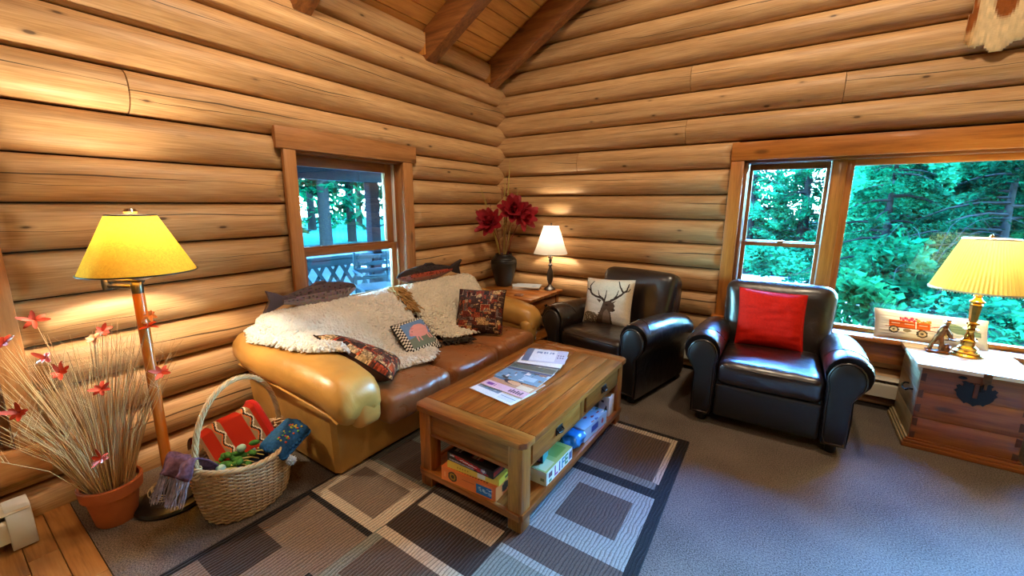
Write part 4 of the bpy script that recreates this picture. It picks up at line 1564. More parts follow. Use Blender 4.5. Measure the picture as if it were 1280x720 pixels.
# ---- pillows from four corners
def pillow(name, label, BL, BR_, TL, TR, t, paint, mat='fabprint', n=64, back=(60, 50, 44), group=None, pinch=0.05, pipe=None, wr=0.004, cat='pillow'):
    BL, BR_, TL, TR = map(Vector, (BL, BR_, TL, TR))
    root = thing(name, label, cat, tuple((BL + BR_) / 2), 0, group)
    o = root.location
    nrm = (BR_ - BL).cross(TL - BL).normalized()
    def base(u, v):
        # sides pull in slightly between the corners
        uu = u + (0.5 - u) * pinch * (1 - (2 * v - 1) ** 2) * 1.0
        vv = v + (0.5 - v) * pinch * (1 - (2 * u - 1) ** 2) * 1.0
        return BL * (1 - uu) * (1 - vv) + BR_ * uu * (1 - vv) + TL * (1 - uu) * vv + TR * uu * vv
    sd = hash(label) % 97 if False else sum(map(ord, label)) % 97
    def prof(u, v):
        a = max(0.0, 1 - (2 * u - 1) ** 4) * max(0.0, 1 - (2 * v - 1) ** 4)
        e = min(1, 12 * min(u, 1 - u, v, 1 - v))
        return t / 2 * a ** 0.62 + wr * e * (mnoise.noise(Vector((u * 3, v * 14, sd))) + .6 * mnoise.noise(Vector((u * 9, v * 5, sd))))
    panel('front', paint, n, n, lambda u, v: base(u, v) + nrm * prof(u, v) - o, M[mat], root, smooth=180)
    b = B()
    m = 20
    vs = [base(i / m, j / m) - nrm * (prof(i / m, j / m)) - o for j in range(m + 1) for i in range(m + 1)]
    fs = [(j * (m + 1) + i, (j + 1) * (m + 1) + i, (j + 1) * (m + 1) + i + 1, j * (m + 1) + i + 1) for j in range(m) for i in range(m)]
    b.add(vs, fs, color=c8(*back))
    b.build('back', M['fabprint'], root, smooth=180)
    rim = [(i / m, 0) for i in range(m)] + [(1, i / m) for i in range(m)] + [(1 - i / m, 1) for i in range(m)] + [(0, 1 - i / m) for i in range(m)]
    b = B().ring([base(u, v) - o for u, v in rim], .0045)
    b.c = [c8(*(pipe or back))] * len(b.f)
    b.build('piping', M['fabprint'], root, smooth=60)
    return root

def paint_pig(U, V):
    p = Paint(U, V, (112, 150, 208))
    p.rect(0, 0, 1, .40, (128, 138, 128))
    p.poly([(.12, .36), (.4, .44), (.7, .40), (.9, .45), (.9, .12), (.12, .12)], (120, 132, 122))
    pk = (232, 168, 176)
    for x, dx in ((.38, -.02), (.45, .02), (.70, .02), (.76, .04)):
        p.line([(x, .42), (x + dx, .27)], .024, pk, .016)
    p.ell(.56, .56, .26, .195, pk)
    p.ell(.36, .55, .12, .115, pk)
    p.ell(.255, .50, .05, .045, (226, 150, 160))
    p.poly([(.33, .63), (.36, .72), (.43, .66)], (222, 140, 150))
    p.ell(.325, .575, .012, .012, (60, 40, 44))
    p.ell(.24, .505, .008, .012, (170, 90, 100))
    p.line([(.81, .60), (.86, .64), (.845, .68), (.82, .66)], .01, pk)
    e = (U < .13) | (U > .87) | (V < .13) | (V > .87)
    ch = ((np.floor(U * 23) + np.floor(V * 23)) % 2) == 0
    p.put(e & ch, (28, 28, 30))
    p.put(e & ~ch, (236, 234, 226))
    return p.c
pillow('throw_pillow', 'blue pillow picturing a pink pig inside a black and white checked border',
       (-2.087, 1.839, 0.47), (-2.09, 2.147, 0.47), (-2.315, 1.870, 0.650), (-2.315, 2.155, 0.660), 0.10, paint_pig, n=92, back=(34, 32, 34), group='pillows on the sofa', pinch=0.02)

def paint_patch(seed, cols, dark=(66, 46, 40)):
    def f(U, V):
        r = np.random.RandomState(seed)
        p = Paint(U, V, dark)
        for _ in range(80):
            u, v, w, h = r.rand(), r.rand(), .05 + .16 * r.rand(), .05 + .16 * r.rand()
            p.rect(u - w / 2, v - h / 2, u + w / 2, v + h / 2, cols[r.randint(len(cols))])
            p.rect(u - w / 2 + .012, v - h / 2 + .012, u + w / 2 - .012, v + h / 2 - .012, cols[r.randint(len(cols))])
        for _ in range(60):
            u, v = r.rand(2)
            if r.rand() < .5:
                p.ell(u, v, .015 + .03 * r.rand(), .015 + .04 * r.rand(), cols[r.randint(len(cols))])
            else:
                p.line([(u, v), (u + .05 * r.randn(), v + .08 * r.rand())], .009, cols[r.randint(len(cols))])
        p.speck(.7, seed=seed)
        return p.c
    return f
TAP = [(96, 42, 32), (140, 66, 40), (70, 48, 40), (150, 120, 88), (112, 92, 84), (52, 38, 36), (130, 54, 38), (176, 140, 96), (88, 76, 70), (60, 30, 28)]
pillow('throw_pillow', 'dark brown tapestry patchwork pillow standing upright at the far sofa arm',
       (-2.245, 2.459, 0.475), (-1.89, 2.634, 0.475), (-2.335, 2.64, 0.795), (-1.965, 2.80, 0.805), 0.13, paint_patch(5, TAP), n=80, back=(44, 30, 28), group='pillows on the sofa', pipe=(40, 26, 24))
TAP2 = [(150, 62, 36), (178, 84, 48), (88, 52, 40), (170, 140, 100), (110, 80, 66), (60, 40, 36), (140, 52, 36), (190, 160, 120), (74, 36, 32)]
# lies aslant over the near arm, its plump edge towards the room
p0, p1 = Vector((-2.31, 1.30, 0.735)), Vector((-1.835, 1.475, 0.505))
va0, va1 = Vector((-0.10, 0.24, -0.20)), Vector((-0.22, 0.27, -0.05))
pillow('throw_pillow', 'rust and cream tapestry pillow slumped over the near sofa arm', p0, p1, p0 + va0, p1 + va1, 0.18, paint_patch(12, TAP2), n=64, back=(70, 40, 34), group='pillows on the sofa', pipe=(36, 26, 26))

def paint_deer(U, V):
    p = Paint(U, V, (214, 200, 178))
    p.speck(.10, seed=2)
    D1, D2, D3 = (84, 66, 52), (60, 46, 38), (120, 100, 82)
    p.poly([(0, 0), (0, .20), (.10, .24), (.28, .21), (.36, .12), (.36, 0)], (112, 96, 78))
    r = np.random.RandomState(3)
    for _ in range(90):
        u, v = r.rand() * .36, r.rand() * .22
        p.ell(u, v, .012, .010, [(160, 144, 120), (84, 70, 56), (190, 174, 150)][r.randint(3)])
    p.poly([(.30, .0), (.36, .18), (.40, .30), (.44, .46), (.56, .50), (.66, .46), (.70, .40), (.69, .34), (.71, .29), (.66, .26), (.62, .26), (.64, .16), (.66, .0)], D1)
    p.poly([(.36, .44), (.28, .52), (.40, .50)], D1)
    p.poly([(.62, .46), (.72, .52), (.66, .44)], D1)
    p.poly([(.44, .0), (.47, .25), (.53, .32), (.60, .22), (.62, .0)], D3)
    p.ell(.52, .40, .03, .02, D2)
    p.ell(.68, .31, .035, .022, D2)
    p.line([(.46, .48), (.40, .54), (.26, .57), (.16, .62), (.09, .72), (.04, .74)], .026, D2, .016)
    p.line([(.13, .66), (.10, .80), (.18, .92)], .020, D2, .008)
    p.line([(.40, .54), (.33, .60), (.30, .70)], .018, D2, .007)
    p.line([(.46, .50), (.48, .60), (.48, .72)], .018, D2, .007)
    p.line([(.60, .50), (.70, .56), (.82, .66), (.90, .76), (.92, .90)], .026, D2, .012)
    p.line([(.84, .70), (.76, .82), (.70, .96)], .020, D2, .009)
    p.line([(.66, .54), (.72, .64), (.74, .74)], .017, D2, .007)
    p.line([(.86, .71), (.93, .74), (.96, .80)], .015, D2, .007)
    return p.c
pillow('throw_pillow', 'beige pillow printed with a brown antlered stag, on the armchair beside the end table',
       (-1.510, 3.366, 0.475), (-1.092, 3.385, 0.475), (-1.552, 3.535, 0.853), (-1.115, 3.545, 0.872), 0.13, paint_deer, n=110, back=(196, 180, 156), pipe=(206, 190, 168))
pillow('throw_pillow', 'plain red square pillow on the armchair in front of the window',
       (-0.302, 3.495, 0.475), (0.128, 3.525, 0.475), (-0.322, 3.645, 0.890), (0.116, 3.685, 0.872), 0.15, lambda U, V: Paint(U, V, (214, 34, 22)).speck(.06).c, n=48, back=(196, 28, 20), wr=.008)

def paint_wagon(U, V):
    p = Paint(U, V, (240, 236, 228))
    O, O2, WH, GR = (205, 92, 30), (168, 62, 22), (232, 224, 204), (86, 78, 70)
    r = np.random.RandomState(6)
    for _ in range(26):
        u, v = .22 + .16 * r.rand(), .66 + .12 * r.rand()
        p.ell(u, v, .012, .03, [(206, 60, 96), (226, 110, 130), (190, 40, 60)][r.randint(3)])
    for _ in range(26):
        u, v = .38 + .14 * r.rand(), .62 + .12 * r.rand()
        p.ell(u, v, .012, .03, [(228, 140, 50), (210, 110, 40), (150, 150, 70)][r.randint(3)])
    for k, (u0, u1) in enumerate(((.12, .24), (.25, .37), (.38, .50))):
        p.rect(u0, .42, u1, .66, O)
        p.rect(u0, .50, u1, .515, O2)
        p.rect(u0, .58, u1, .595, O2)
        p.rect(u0 + .02, .54, u1 - .02, .565, WH)
    p.line([(.10, .42), (.54, .40)], .012, O2)
    p.line([(.50, .52), (.58, .58)], .010, O)
    for u, v, a in ((.17, .33, .048), (.43, .27, .052)):
        p.ell(u, v, a, a * 2.6, (70, 62, 54))
        p.ell(u, v, a * .68, a * 2.6 * .68, (214, 196, 160))
        p.ell(u, v, a * .28, a * 2.6 * .28, (84, 74, 62))
    p.ell(.29, .33, .04, .06, (130, 120, 96))
    u, v, a = .63, .34, .072
    p.ell(u, v, a, a * 2.6, GR)
    p.ell(u, v, a * .78, a * 2.6 * .78, (226, 218, 198))
    for k in range(5):
        an = k * 1.2566 + .3
        p.line([(u, v), (u + a * .7 * math.cos(an), v + a * 1.8 * math.sin(an))], .007, (196, 160, 60))
    p.ell(u, v, .016, .04, (180, 140, 50))
    p.poly([(.60, .58), (.62, .74), (.72, .74), (.86, .60), (.94, .56), (.94, .40), (.74, .42)], (120, 140, 120))
    p.ell(.88, .30, .035, .09, GR)
    return p.c
pillow('lumbar_pillow', 'long white pillow printed with an orange flower wagon, on the window sill',
       (0.563, 4.025, 0.556), (1.16, 4.035, 0.556), (0.548, 4.085, 0.762), (1.145, 4.095, 0.752), 0.10, paint_wagon, n=90, back=(232, 228, 220), pinch=0.03, pipe=(224, 218, 206))

# ---- fish pillows on the sofa back
def fish(label, loc, L, H, rz, tilt, cols, seed, sx=1):
    """nose at -x for sx=1; local x along the body"""
    root = thing('fish_pillow', label, 'pillow', loc, 0, 'fish pillows on the sofa back', rot=(tilt, 0, rz))
    dark, mid, stripe, belly = [c8(*c) for c in cols]
    st = [(0, .02, .0), (.03, .16, .05), (.10, .30, .02), (.2, .42, .0), (.35, .5, 0), (.5, .47, 0), (.65, .36, .01), (.76, .24, .02), (.84, .17, .02)]
    n = 40
    st = [(lambda s: (s, interp([(a_, b_) for a_, b_, c_ in st], s), interp([(a_, c_) for a_, b_, c_ in st], s)))(.84 * i / 44) for i in range(45)]
    rings = []
    for s, h, dz in st:
        ring = []
        for k in range(n):
            a = 2 * math.pi * k / n
            ring.append((sx * (s - .45) * L, .58 * h * H * math.cos(a) * 1.2, H * .5 + h * H * math.sin(a) + dz * H))
        rings.append(ring)
    b = B()
    b.loft(rings)
    r = random.Random(seed)
    b.c = []
    for f in b.f:
        c = sum((Vector(b.v[i]) for i in f), Vector()) / len(f)
        s = sx * c.x / L + .45
        hh = interp([(q[0], q[1]) for q in st], s) * H
        q = (c.z - H * .5) / max(.01, hh)
        col = dark if q > .45 else stripe if q > -.05 else mid if q > -.5 else belly
        if s < .16 and q < .45:
            col = mid
        spot = .45 if (q > -.1 and r.random() < .16) else 1
        b.c.append(tuple(x * r.uniform(.8, 1.15) * spot for x in col))
    b.build('body', M['fabprint'], root, smooth=80)
    def fin(name, pts, th, col):
        bb = B()
        n_ = len(pts)
        vs_ = [(sx * (p[0] - .45) * L, th, p[1] * H) for p in pts] + [(sx * (p[0] - .45) * L, -th, p[1] * H) for p in pts]
        fs_ = [tuple(range(n_)), tuple(range(2 * n_ - 1, n_ - 1, -1))] + [(i, i + n_, (i + 1) % n_ + n_, (i + 1) % n_) for i in range(n_)]
        bb.add(vs_, fs_, color=col)
        bb.build(name, M['fabprint'], root, bevel=.003)
    fin('tail_fin', [(.80, .62), (.83, .68), (.90, .86), (1.0, 1.02), (.965, .60), (1.02, .10), (.92, .22), (.83, .38), (.80, .46)], .014, dark)
    fin('dorsal_fin', [(.36, .96), (.40, 1.10), (.50, 1.08), (.56, .92)], .01, dark)
    fin('belly_fin', [(.26, .06), (.30, -.06), (.36, -.02), (.36, .08)], .012, mid)
    for sg in (-1, 1):
        bb = B().ell((sx * (.085 - .45) * L, sg * .135 * H, H * .60), (.012, .006, .012))
        bb.c = [c8(20, 18, 18)] * len(bb.f)
        bb.build('eye', M['fabprint'], root)
    bb = B()
    for sg in (-1, 1):
        bb.tube([(sx * (.185 - .45) * L, sg * .29 * H * math.cos(a) * 0.86, H * .52 + .30 * H * math.sin(a)) for a in [-1.1 + .22 * i for i in range(11)]], .004, 5)
    bb.c = [dark] * len(bb.f)
    bb.build('gill_seam', M['fabprint'], root)
    return root
fish('grey fish pillow with a forked tail lying on the near end of the sofa back', (-2.74, 1.60, 0.80), 0.66, 0.165, R(90), R(12),
     ((86, 74, 82), (152, 140, 150), (126, 112, 124), (168, 158, 164)), 1, sx=-1)
fish('dark fish pillow with a red side lying on the far end of the sofa back', (-2.76, 2.66, 0.815), 0.80, 0.165, R(90), R(14),
     ((58, 50, 50), (150, 100, 88), (182, 84, 66), (120, 112, 112)), 2, sx=1)

# ---- armchairs
def armchair(label, loc, rz, group):
    t = thing('armchair', label, 'armchair', loc, rz, group)
    W, Dp = 1.0, 0.86
    hw = W / 2
    def P(b, name, mat='dleather', parent=None, smooth=60):
        return b.build(name, M[mat], parent or t, smooth=smooth)
    P(B().puff((0, .40, .215), (W - .38, .76, .27), .02, 8), 'base', 'dpanel')
    P(B().puff((0, .022, .195), (W - .40, .05, .235), .02, 8, (0, .006, 0)), 'front_panel', 'dpanel')
    def seatfn(x, y, z):
        return (x, y + (.012 * mnoise.noise(Vector((x * 12, z * 9, 3))) if y < -.2 else 0),
                z + (.007 * mnoise.noise(Vector((x * 9, y * 6, 1))) + .004 * mnoise.noise(Vector((x * 24, y * 12, 5))) if z > 0 else 0))
    P(B().puff((0, .285, .395), (W - .40, .60, .165), .05, 20, (0, .012, .022), seatfn), 'seat_cushion')
    hx, y0 = (W - .40) / 2 - .012, -.012
    P(B().tube([(-hx, .1, .455), (-hx, .02, .45), (-hx + .03, y0, .447), (0, y0 - .010, .450), (hx - .03, y0, .447), (hx, .02, .45), (hx, .1, .455)], .006, 6), 'seat_piping')
    # back: tilted padded slab wider at the top
    m = Matrix.Translation((0, .735, .60)) @ Matrix.Rotation(R(-13), 4, 'X')
    def backfn(x, y, z):
        k = 1 + .05 * (z / .3)
        return (x * k, y + .015 * mnoise.noise(Vector((x * 5, z * 5, 2))), z)
    P(B().puff((0, 0, .0), (.70, .23, .66), .085, 18, (0, .025, .012), backfn, m), 'backrest')
    m2 = Matrix.Translation((0, .825, .50)) @ Matrix.Rotation(R(-8), 4, 'X')
    P(B().puff((0, .02, -.02), (.68, .10, .66), .04, 8, mtx=m2), 'back_shell')
    rim = []
    for k in range(40):
        a = 2 * math.pi * k / 40
        ca, sa = math.cos(a), math.sin(a)
        x = .352 * math.copysign(abs(ca) ** .35, ca)
        z = .325 * math.copysign(abs(sa) ** .35, sa)
        rim.append(m @ Vector((x * (1 + .05 * z / .3), -.02, z)))
    P(B().ring(rim, .005), 'back_piping')
    for s in (-1, 1):
        arm = empty('arm', parent=t)
        # cross section: inner face, roll over the top, tucked outer side
        sec = [(.305, .10), (.298, .30), (.298, .47)]
        cx, cz, rr = .402, .532, .118
        for k in range(13):
            a = R(195 - k * 20)
            sec.append((cx + rr * math.cos(a), cz + rr * math.sin(a) * 1.02))
        sec += [(.445, .385), (.450, .24), (.445, .06), (.320, .06)]
        rings = []
        for y, sc, dz in ((.012, .90, 0), (.0, .965, 0), (.018, 1.0, 0), (.2, 1.0, .004), (.45, 1.0, -.004), (.68, .99, -.03), (.80, .96, -.05), (.835, .86, -.06)):
            ring = []
            for x, z in sec:
                xx = .375 + (x - .375) * sc
                zz = .33 + (z - .33) * (sc if y < .1 or y > .75 else 1) + dz * (z > .36)
                zz += .004 * mnoise.noise(Vector((y * 11, x * 12, s * 3))) * (z > .45)
                ring.append((s * xx, y, zz))
            rings.append(ring if s > 0 else ring[::-1])
        P(B().loft(rings), 'arm_body', parent=arm)
        # front face panel with welt
        fp = [(.375 + (x - .375) * .74, .33 + (z - .33) * .86 - .004) for x, z in sec]
        b = B()
        n_ = len(fp)
        cxp, czp = sum(p[0] for p in fp) / n_, sum(p[1] for p in fp) / n_
        rings = []
        for y, sc in ((.02, 1.0), (-.012, 1.0), (-.020, .93), (-.023, .6)):
            ring = [(s * (cxp + (x - cxp) * sc), y, czp + (z - czp) * sc) for x, z in fp]
            rings.append(ring[::-1] if s > 0 else ring)
        b.loft(rings)
        P(b, 'arm_front', 'dpanel', arm, 50)
        P(B().ring([(s * (cxp + (x - cxp) * 1.03), -.010, czp + (z - czp) * 1.02) for x, z in fp], .0075), 'arm_piping', parent=arm)
        # stitched seam lines over the roll
        for yy in (.12,):
            P(B().tube([(s * (cx + (rr + .001) * math.cos(R(a))), yy + .45 * (a - 90) / 400 + .0, cz + (rr + .0015) * 1.02 * math.sin(R(a)) + .002) for a in range(20, 170, 12)], .003, 5), 'arm_seam', parent=arm)
        for yy in (.07, .78):
            P(B().lathe([(.028, 0), (.034, .06), (.034, .07)], 12, (s * .375, yy, 0)), 'foot', 'black')
    return t
armchair('dark brown leather club armchair holding the stag pillow, beside the end table', (-1.31, 3.045, 0), R(-12), 'dark leather armchairs')
armchair('dark brown leather club armchair holding the red pillow, in front of the window', (-0.05, 3.02, 0), R(1), 'dark leather armchairs')

# ---- coffee table
ct = thing('coffee_table', 'oak coffee table with two drawers and a lower shelf, on the rug', 'coffee table', (-1.215, 2.04, 0.014))
def Cc(lo, hi, name, mat, parent=None, bv=.004):
    o = rb([lo[i] - (ct.location[i] if parent is None else 0) for i in range(3)], [hi[i] - (ct.location[i] if parent is None else 0) for i in range(3)], name, M[mat], parent or ct, bevel=bv)
    return o
X0, X1, Y0, Y1, ZT = -1.56, -0.868, 1.378, 2.70, 0.482
def clip_plank(pts, z0, z1, name, mat, bv=.005):
    n = len(pts)
    b = B()
    L = ct.location
    b.add([(x - L.x, y - L.y, z0 - L.z) for x, y in pts] + [(x - L.x, y - L.y, z1 - L.z) for x, y in pts],
          [tuple(range(n - 1, -1, -1)), tuple(range(n, 2 * n))] + [(i, (i + 1) % n, (i + 1) % n + n, i + n) for i in range(n)])
    return b.build(name, M[mat], ct, bevel=bv)
c = 0.028
ew = 0.10
clip_plank([(X0 + c, Y0), (X1 - c, Y0), (X1, Y0 + c), (X1, Y0 + ew), (X0, Y0 + ew), (X0, Y0 + c)], ZT - .032, ZT, 'tabletop_plank', 'oak_x')
clip_plank([(X0, Y1 - ew), (X1, Y1 - ew), (X1, Y1 - c), (X1 - c, Y1), (X0 + c, Y1), (X0, Y1 - c)], ZT - .032, ZT, 'tabletop_plank', 'oak_x')
xsn = [X0, X0 + .10, X0 + .223, X0 + .346, X0 + .469, X0 + .592, X1]
for a, b_ in zip(xsn, xsn[1:]):
    clip_plank([(a + .002, Y0 + ew + .0015), (b_ - .002, Y0 + ew + .0015), (b_ - .002, Y1 - ew - .0015), (a + .002, Y1 - ew - .0015)], ZT - .032, ZT - .0005, 'tabletop_plank', 'oak_y', .003)
Cc((X0 + .02, Y0 + .02, ZT - .045), (X1 - .02, Y1 - .02, ZT - .031), 'top_moulding', 'oak_y')
lg = .078
for lx in (X0 + .022, X1 - .022 - lg):
    for ly in (Y0 + .02, Y1 - .02 - lg):
        Cc((lx, ly, .0141), (lx + lg, ly + lg, ZT - .045), 'leg', 'oak_z', None, .006)
Cc((X0 + .10, Y0 + .032, .315), (X1 - .10, Y0 + .055, ZT - .045), 'end_apron', 'oak_x')
Cc((X0 + .10, Y0 + .026, .315), (X1 - .10, Y0 + .032, .335), 'apron_bead', 'oak_x', None, .002)
Cc((X0 + .10, Y1 - .055, .315), (X1 - .10, Y1 - .032, ZT - .045), 'end_apron', 'oak_x')
Cc((X0 + .032, Y0 + .10, .315), (X0 + .055, Y1 - .10, ZT - .045), 'side_apron', 'oak_y')
Cc((X1 - .055, Y0 + .10, .315), (X1 - .035, Y1 - .10, ZT - .045), 'side_apron', 'oak_y')
Cc((X1 - .06, Y0 + .10, .310), (X1 - .030, Y1 - .10, .322), 'drawer_rail', 'oak_y', None, .002)
ym = (Y0 + Y1) / 2
Cc((X1 - .06, ym - .03, .32), (X1 - .030, ym + .03, ZT - .045), 'centre_stile', 'oak_z', None, .002)
for ya_, yb_ in ((Y0 + .112, ym - .042), (ym + .042, Y1 - .112)):
    d = empty('drawer', parent=ct)
    L = ct.location
    rb((X1 - .06 - L.x, ya_ - L.y, .328 - L.z), (X1 - .022 - L.x, yb_ - L.y, ZT - .052 - L.z), 'drawer_front', M['oak_y'], d, bevel=.005)
    hy = (ya_ + yb_) / 2 - L.y
    rb((X1 - .022 - L.x, hy - .035, .362 - L.z), (X1 - .017 - L.x, hy + .035, .405 - L.z), 'handle_plate', M['iron'], d, bevel=.003)
    B().tube([(X1 - .018 - L.x, hy - .026, .392 - L.z), (X1 - .006 - L.x, hy - .026, .380 - L.z), (X1 - .004 - L.x, hy, .374 - L.z), (X1 - .006 - L.x, hy + .026, .380 - L.z), (X1 - .018 - L.x, hy + .026, .392 - L.z)], .0045, 8).build('pull', M['iron'], d)
Cc((X0 + .03, Y0 + .025, .092), (X1 - .03, Y1 - .025, .112), 'shelf', 'oak_y')
Cc((X0 + .03, Y0 + .008, .080), (X1 - .03, Y0 + .030, .116), 'shelf_rail', 'oak_x')
Cc((X0 + .03, Y1 - .030, .080), (X1 - .03, Y1 - .008, .116), 'shelf_rail', 'oak_x')
Cc((X1 - .038, Y0 + .02, .080), (X1 - .014, Y1 - .02, .116), 'shelf_rail', 'oak_y')
Cc((X0 + .014, Y0 + .02, .080), (X0 + .038, Y1 - .02, .116), 'shelf_rail', 'oak_y')

# ---- magazines fanned on the table
def mag_paint(k):
    r = np.random.RandomState(40 + k)
    def f(U, V):
        if k == 0:   # V up away from the reader
            p = Paint(U, V, (226, 232, 240))
            p.rect(.03, .25, .55, .95, (110, 140, 170))
            for _ in range(40):
                u, v = .04 + .5 * r.rand(), .28 + .6 * r.rand()
                p.rect(u, v, u + .05 * r.rand() + .01, v + .08 * r.rand(), [(70, 90, 110), (160, 180, 200), (210, 220, 230), (90, 110, 90)][r.randint(4)])
            p.rect(.62, .1, .95, .40, (206, 216, 230))
            p.rect(.62, .26, .95, .27, (90, 110, 150))
        elif k == 1:
            p = Paint(U, V, (222, 186, 206))
            p.rect(0, .32, 1, 1, (196, 150, 116))
            p.rect(.0, .55, .4, 1, (80, 140, 180))
            p.ell(.45, .62, .20, .16, (44, 52, 66))
            p.ell(.50, .58, .15, .10, (226, 180, 140))
            p.rect(.65, .35, .95, .6, (230, 214, 190))
            for _ in range(16):
                u = .08 + .2 * r.rand()
                p.rect(u, .10, u + .02, .22, (120, 60, 150))
            for i in range(6):
                p.rect(.62 + i * .05, .06, .65 + i * .05, .20 + .04 * (i % 2), (70, 50, 80))
        elif k == 2:
            p = Paint(U, V, (120, 160, 190))
            for _ in range(60):
                u, v = r.rand(2)
                p.rect(u, v, u + .14 * r.rand(), v + .16 * r.rand(), [(70, 110, 140), (200, 220, 230), (60, 70, 70), (150, 120, 100), (100, 140, 170), (236, 238, 238)][r.randint(6)])
            p.rect(.55, .15, .85, .42, (176, 206, 226))
        elif k == 3:
            p = Paint(U, V, (150, 160, 150))
            p.rect(0, .15, 1, .45, (90, 100, 90))
            for _ in range(60):
                u, v = r.rand(2)
                p.ell(u, v, .05 * r.rand(), .06 * r.rand(), [(60, 80, 60), (190, 200, 200), (80, 110, 120), (120, 130, 90)][r.randint(4)])
            p.rect(0, .0, 1, .12, (70, 90, 130))
        elif k == 4:
            p = Paint(U, V, (238, 240, 240))
            p.rect(0, .0, 1, .08, (60, 70, 90))
            p.rect(0, .7, .15, 1, (206, 60, 40))
        else:
            p = Paint(U, V, (196, 200, 220))
            p.rect(.05, .10, .75, .9, (226, 230, 238))
            p.rect(.0, .0, .16, 1, (90, 110, 140))
            for _ in range(14):
                u = .25 + .4 * r.rand()
                p.rect(u, .62 + .1 * r.rand(), u + .03, .8, (120, 140, 180))
            for i in range(3):
                for j in range(2):
                    p.ell(.80 + i * .06, .42 + j * .17, .02, .05, (90, 90, 130))
        p.speck(.08, seed=k)
        return p.c
    return f
MAGL = ['pale magazine with a grey photo block, nearest of the fan on the coffee table', 'magazine with a lilac band and painted figure, second of the coffee table fan',
        'blue-grey magazine of many small photos, third of the fan on the coffee table', 'grey-green landscape magazine, fourth of the fan on the coffee table',
        'mostly white magazine with a red corner, fifth of the fan on the coffee table', 'pale lilac magazine on top of the far end of the fan on the coffee table']
MAGP = [(-1.437, 1.690, -7.5), (-1.420, 1.768, -4.0), (-1.420, 1.90, 1), (-1.415, 2.03, 7), (-1.408, 2.12, 13), (-1.405, 2.178, 19)]
for k, (x, y, a) in enumerate(MAGP):
    m = thing('magazine', MAGL[k], 'magazine', (x, y, ZT + .0005 + k * .0042), R(a), 'magazines fanned on the coffee table', rot=(R(0.55 * k), 0, R(a)))
    w, d = .315 - .006 * k, .215
    B().bb((0, 0, 0), (w, d, .0036)).build('pages', M['paper'], m, smooth=0)
    panel('cover', mag_paint(k), 60, 44, lambda u, v, w=w, d=d: (u * w, v * d, .0040), M['print'], m, smooth=0)

# ---- board games on the shelf
def game_box(label, loc, rz, size, body, faces=(), name='board_game', cat='board game', group='board games on the table shelf', rot=None):
    """faces: (side, paint, nx, ny); side in top,front(-y),right(+x)"""
    g = thing(name, label, cat, loc, rz, group, rot=rot)
    w, d, h = size
    mat = plain('card_' + str(len(bpy.data.materials)), c8(*body), 0.4, coat=.1)
    B().bb((-w / 2, -d / 2, 0), (w / 2, d / 2, h)).build('carton', mat, g, bevel=.002)
    e = .0007
    for side, pf, nx_, ny_ in faces:
        if side == 'top':
            fn = lambda u, v: ((u - .5) * w * .99, (v - .5) * d * .99, h + e)
        elif side == 'front':
            fn = lambda u, v: ((u - .5) * w * .99, -d / 2 - e, v * h * .98 + h * .01)
        else:
            fn = lambda u, v: (w / 2 + e, (u - .5) * d * .99, v * h * .98 + h * .01)
        panel(side + '_print', pf, nx_, ny_, fn, M['print'], g, smooth=0)
    return g
def pf_orange(U, V):
    p = Paint(U, V, (232, 128, 66))
    p.ell(.22, .52, .085, .36, (52, 44, 30))
    p.ell(.22, .52, .06, .26, (170, 130, 40))
    p.ell(.22, .52, .03, .14, (60, 50, 34))
    p.rect(.66, .10, .94, .80, (24, 116, 190))
    r = np.random.RandomState(1)
    for _ in range(14):
        u, v = .70 + .2 * r.rand(), .2 + .5 * r.rand()
        p.line([(u, v), (u + .04, v + .12 * r.randn())], .012, (190, 224, 240))
    p.rect(.40, .62, .62, .66, (180, 90, 46))
    p.rect(.05, .3, .09, .7, (240, 160, 100))
    return p.c
def pf_orange_top(U, V):
    p = Paint(U, V, (236, 132, 68))
    r = np.random.RandomState(2)
    for i in range(15):
        u = .12 + i * .05
        p.rect(u, .03, u + .03, .10, (150, 60, 30))
    return p.c
og = game_box('orange board game box with a round dark seal, bottom of its stack', (-1.215, 1.535, .1125), R(3), (.335, .28, .075), (232, 128, 66),
         (('front', pf_orange, 80, 26), ('top', pf_orange_top, 60, 40), ('right', lambda U, V: Paint(U, V, (226, 120, 60)).ell(.3, .5, .12, .3, (60, 40, 30)).c, 20, 12)))
def pf_yellow(U, V):
    p = Paint(U, V, (236, 206, 84))
    p.rect(.60, .1, .74, .9, (236, 232, 214))
    for i in range(5):
        p.rect(.2 + i * .05, .4, .23 + i * .05, .6, (190, 150, 40))
    return p.c
game_box('yellow board game box on top of the orange box', (-1.200, 1.545, .1886), R(5), (.31, .27, .034), (236, 206, 84),
         (('front', pf_yellow, 40, 8), ('right', lambda U, V: Paint(U, V, (228, 196, 70)).rect(.2, .2, .8, .6, (60, 50, 40)).c, 20, 8)))
def pf_black(U, V):
    p = Paint(U, V, (26, 24, 28))
    p.poly([(.10, .95), (.20, .55), (.75, .1), (.92, .1), (.80, .6), (.30, .95)], (180, 28, 40))
    p.rect(.04, .04, .60, .30, (150, 152, 168))
    p.line([(.34, .62), (.60, .46)], .06, (232, 232, 236))
    p.ell(.80, .45, .06, .28, (120, 124, 150))
    p.ell(.80, .45, .03, .14, (230, 230, 240))
    p.rect(.06, .66, .16, .86, (200, 204, 210))
    p.speck(.5, seed=4)
    return p.c
def pf_black_top(U, V):
    p = Paint(U, V, (22, 20, 24))
    p.rect(.45, .1, .7, .6, (120, 24, 34))
    for i in range(6):
        p.rect(.08 + .05 * i + .25 * (i > 2), .1, .11 + .05 * i + .25 * (i > 2), .22, (200, 204, 210))
    return p.c
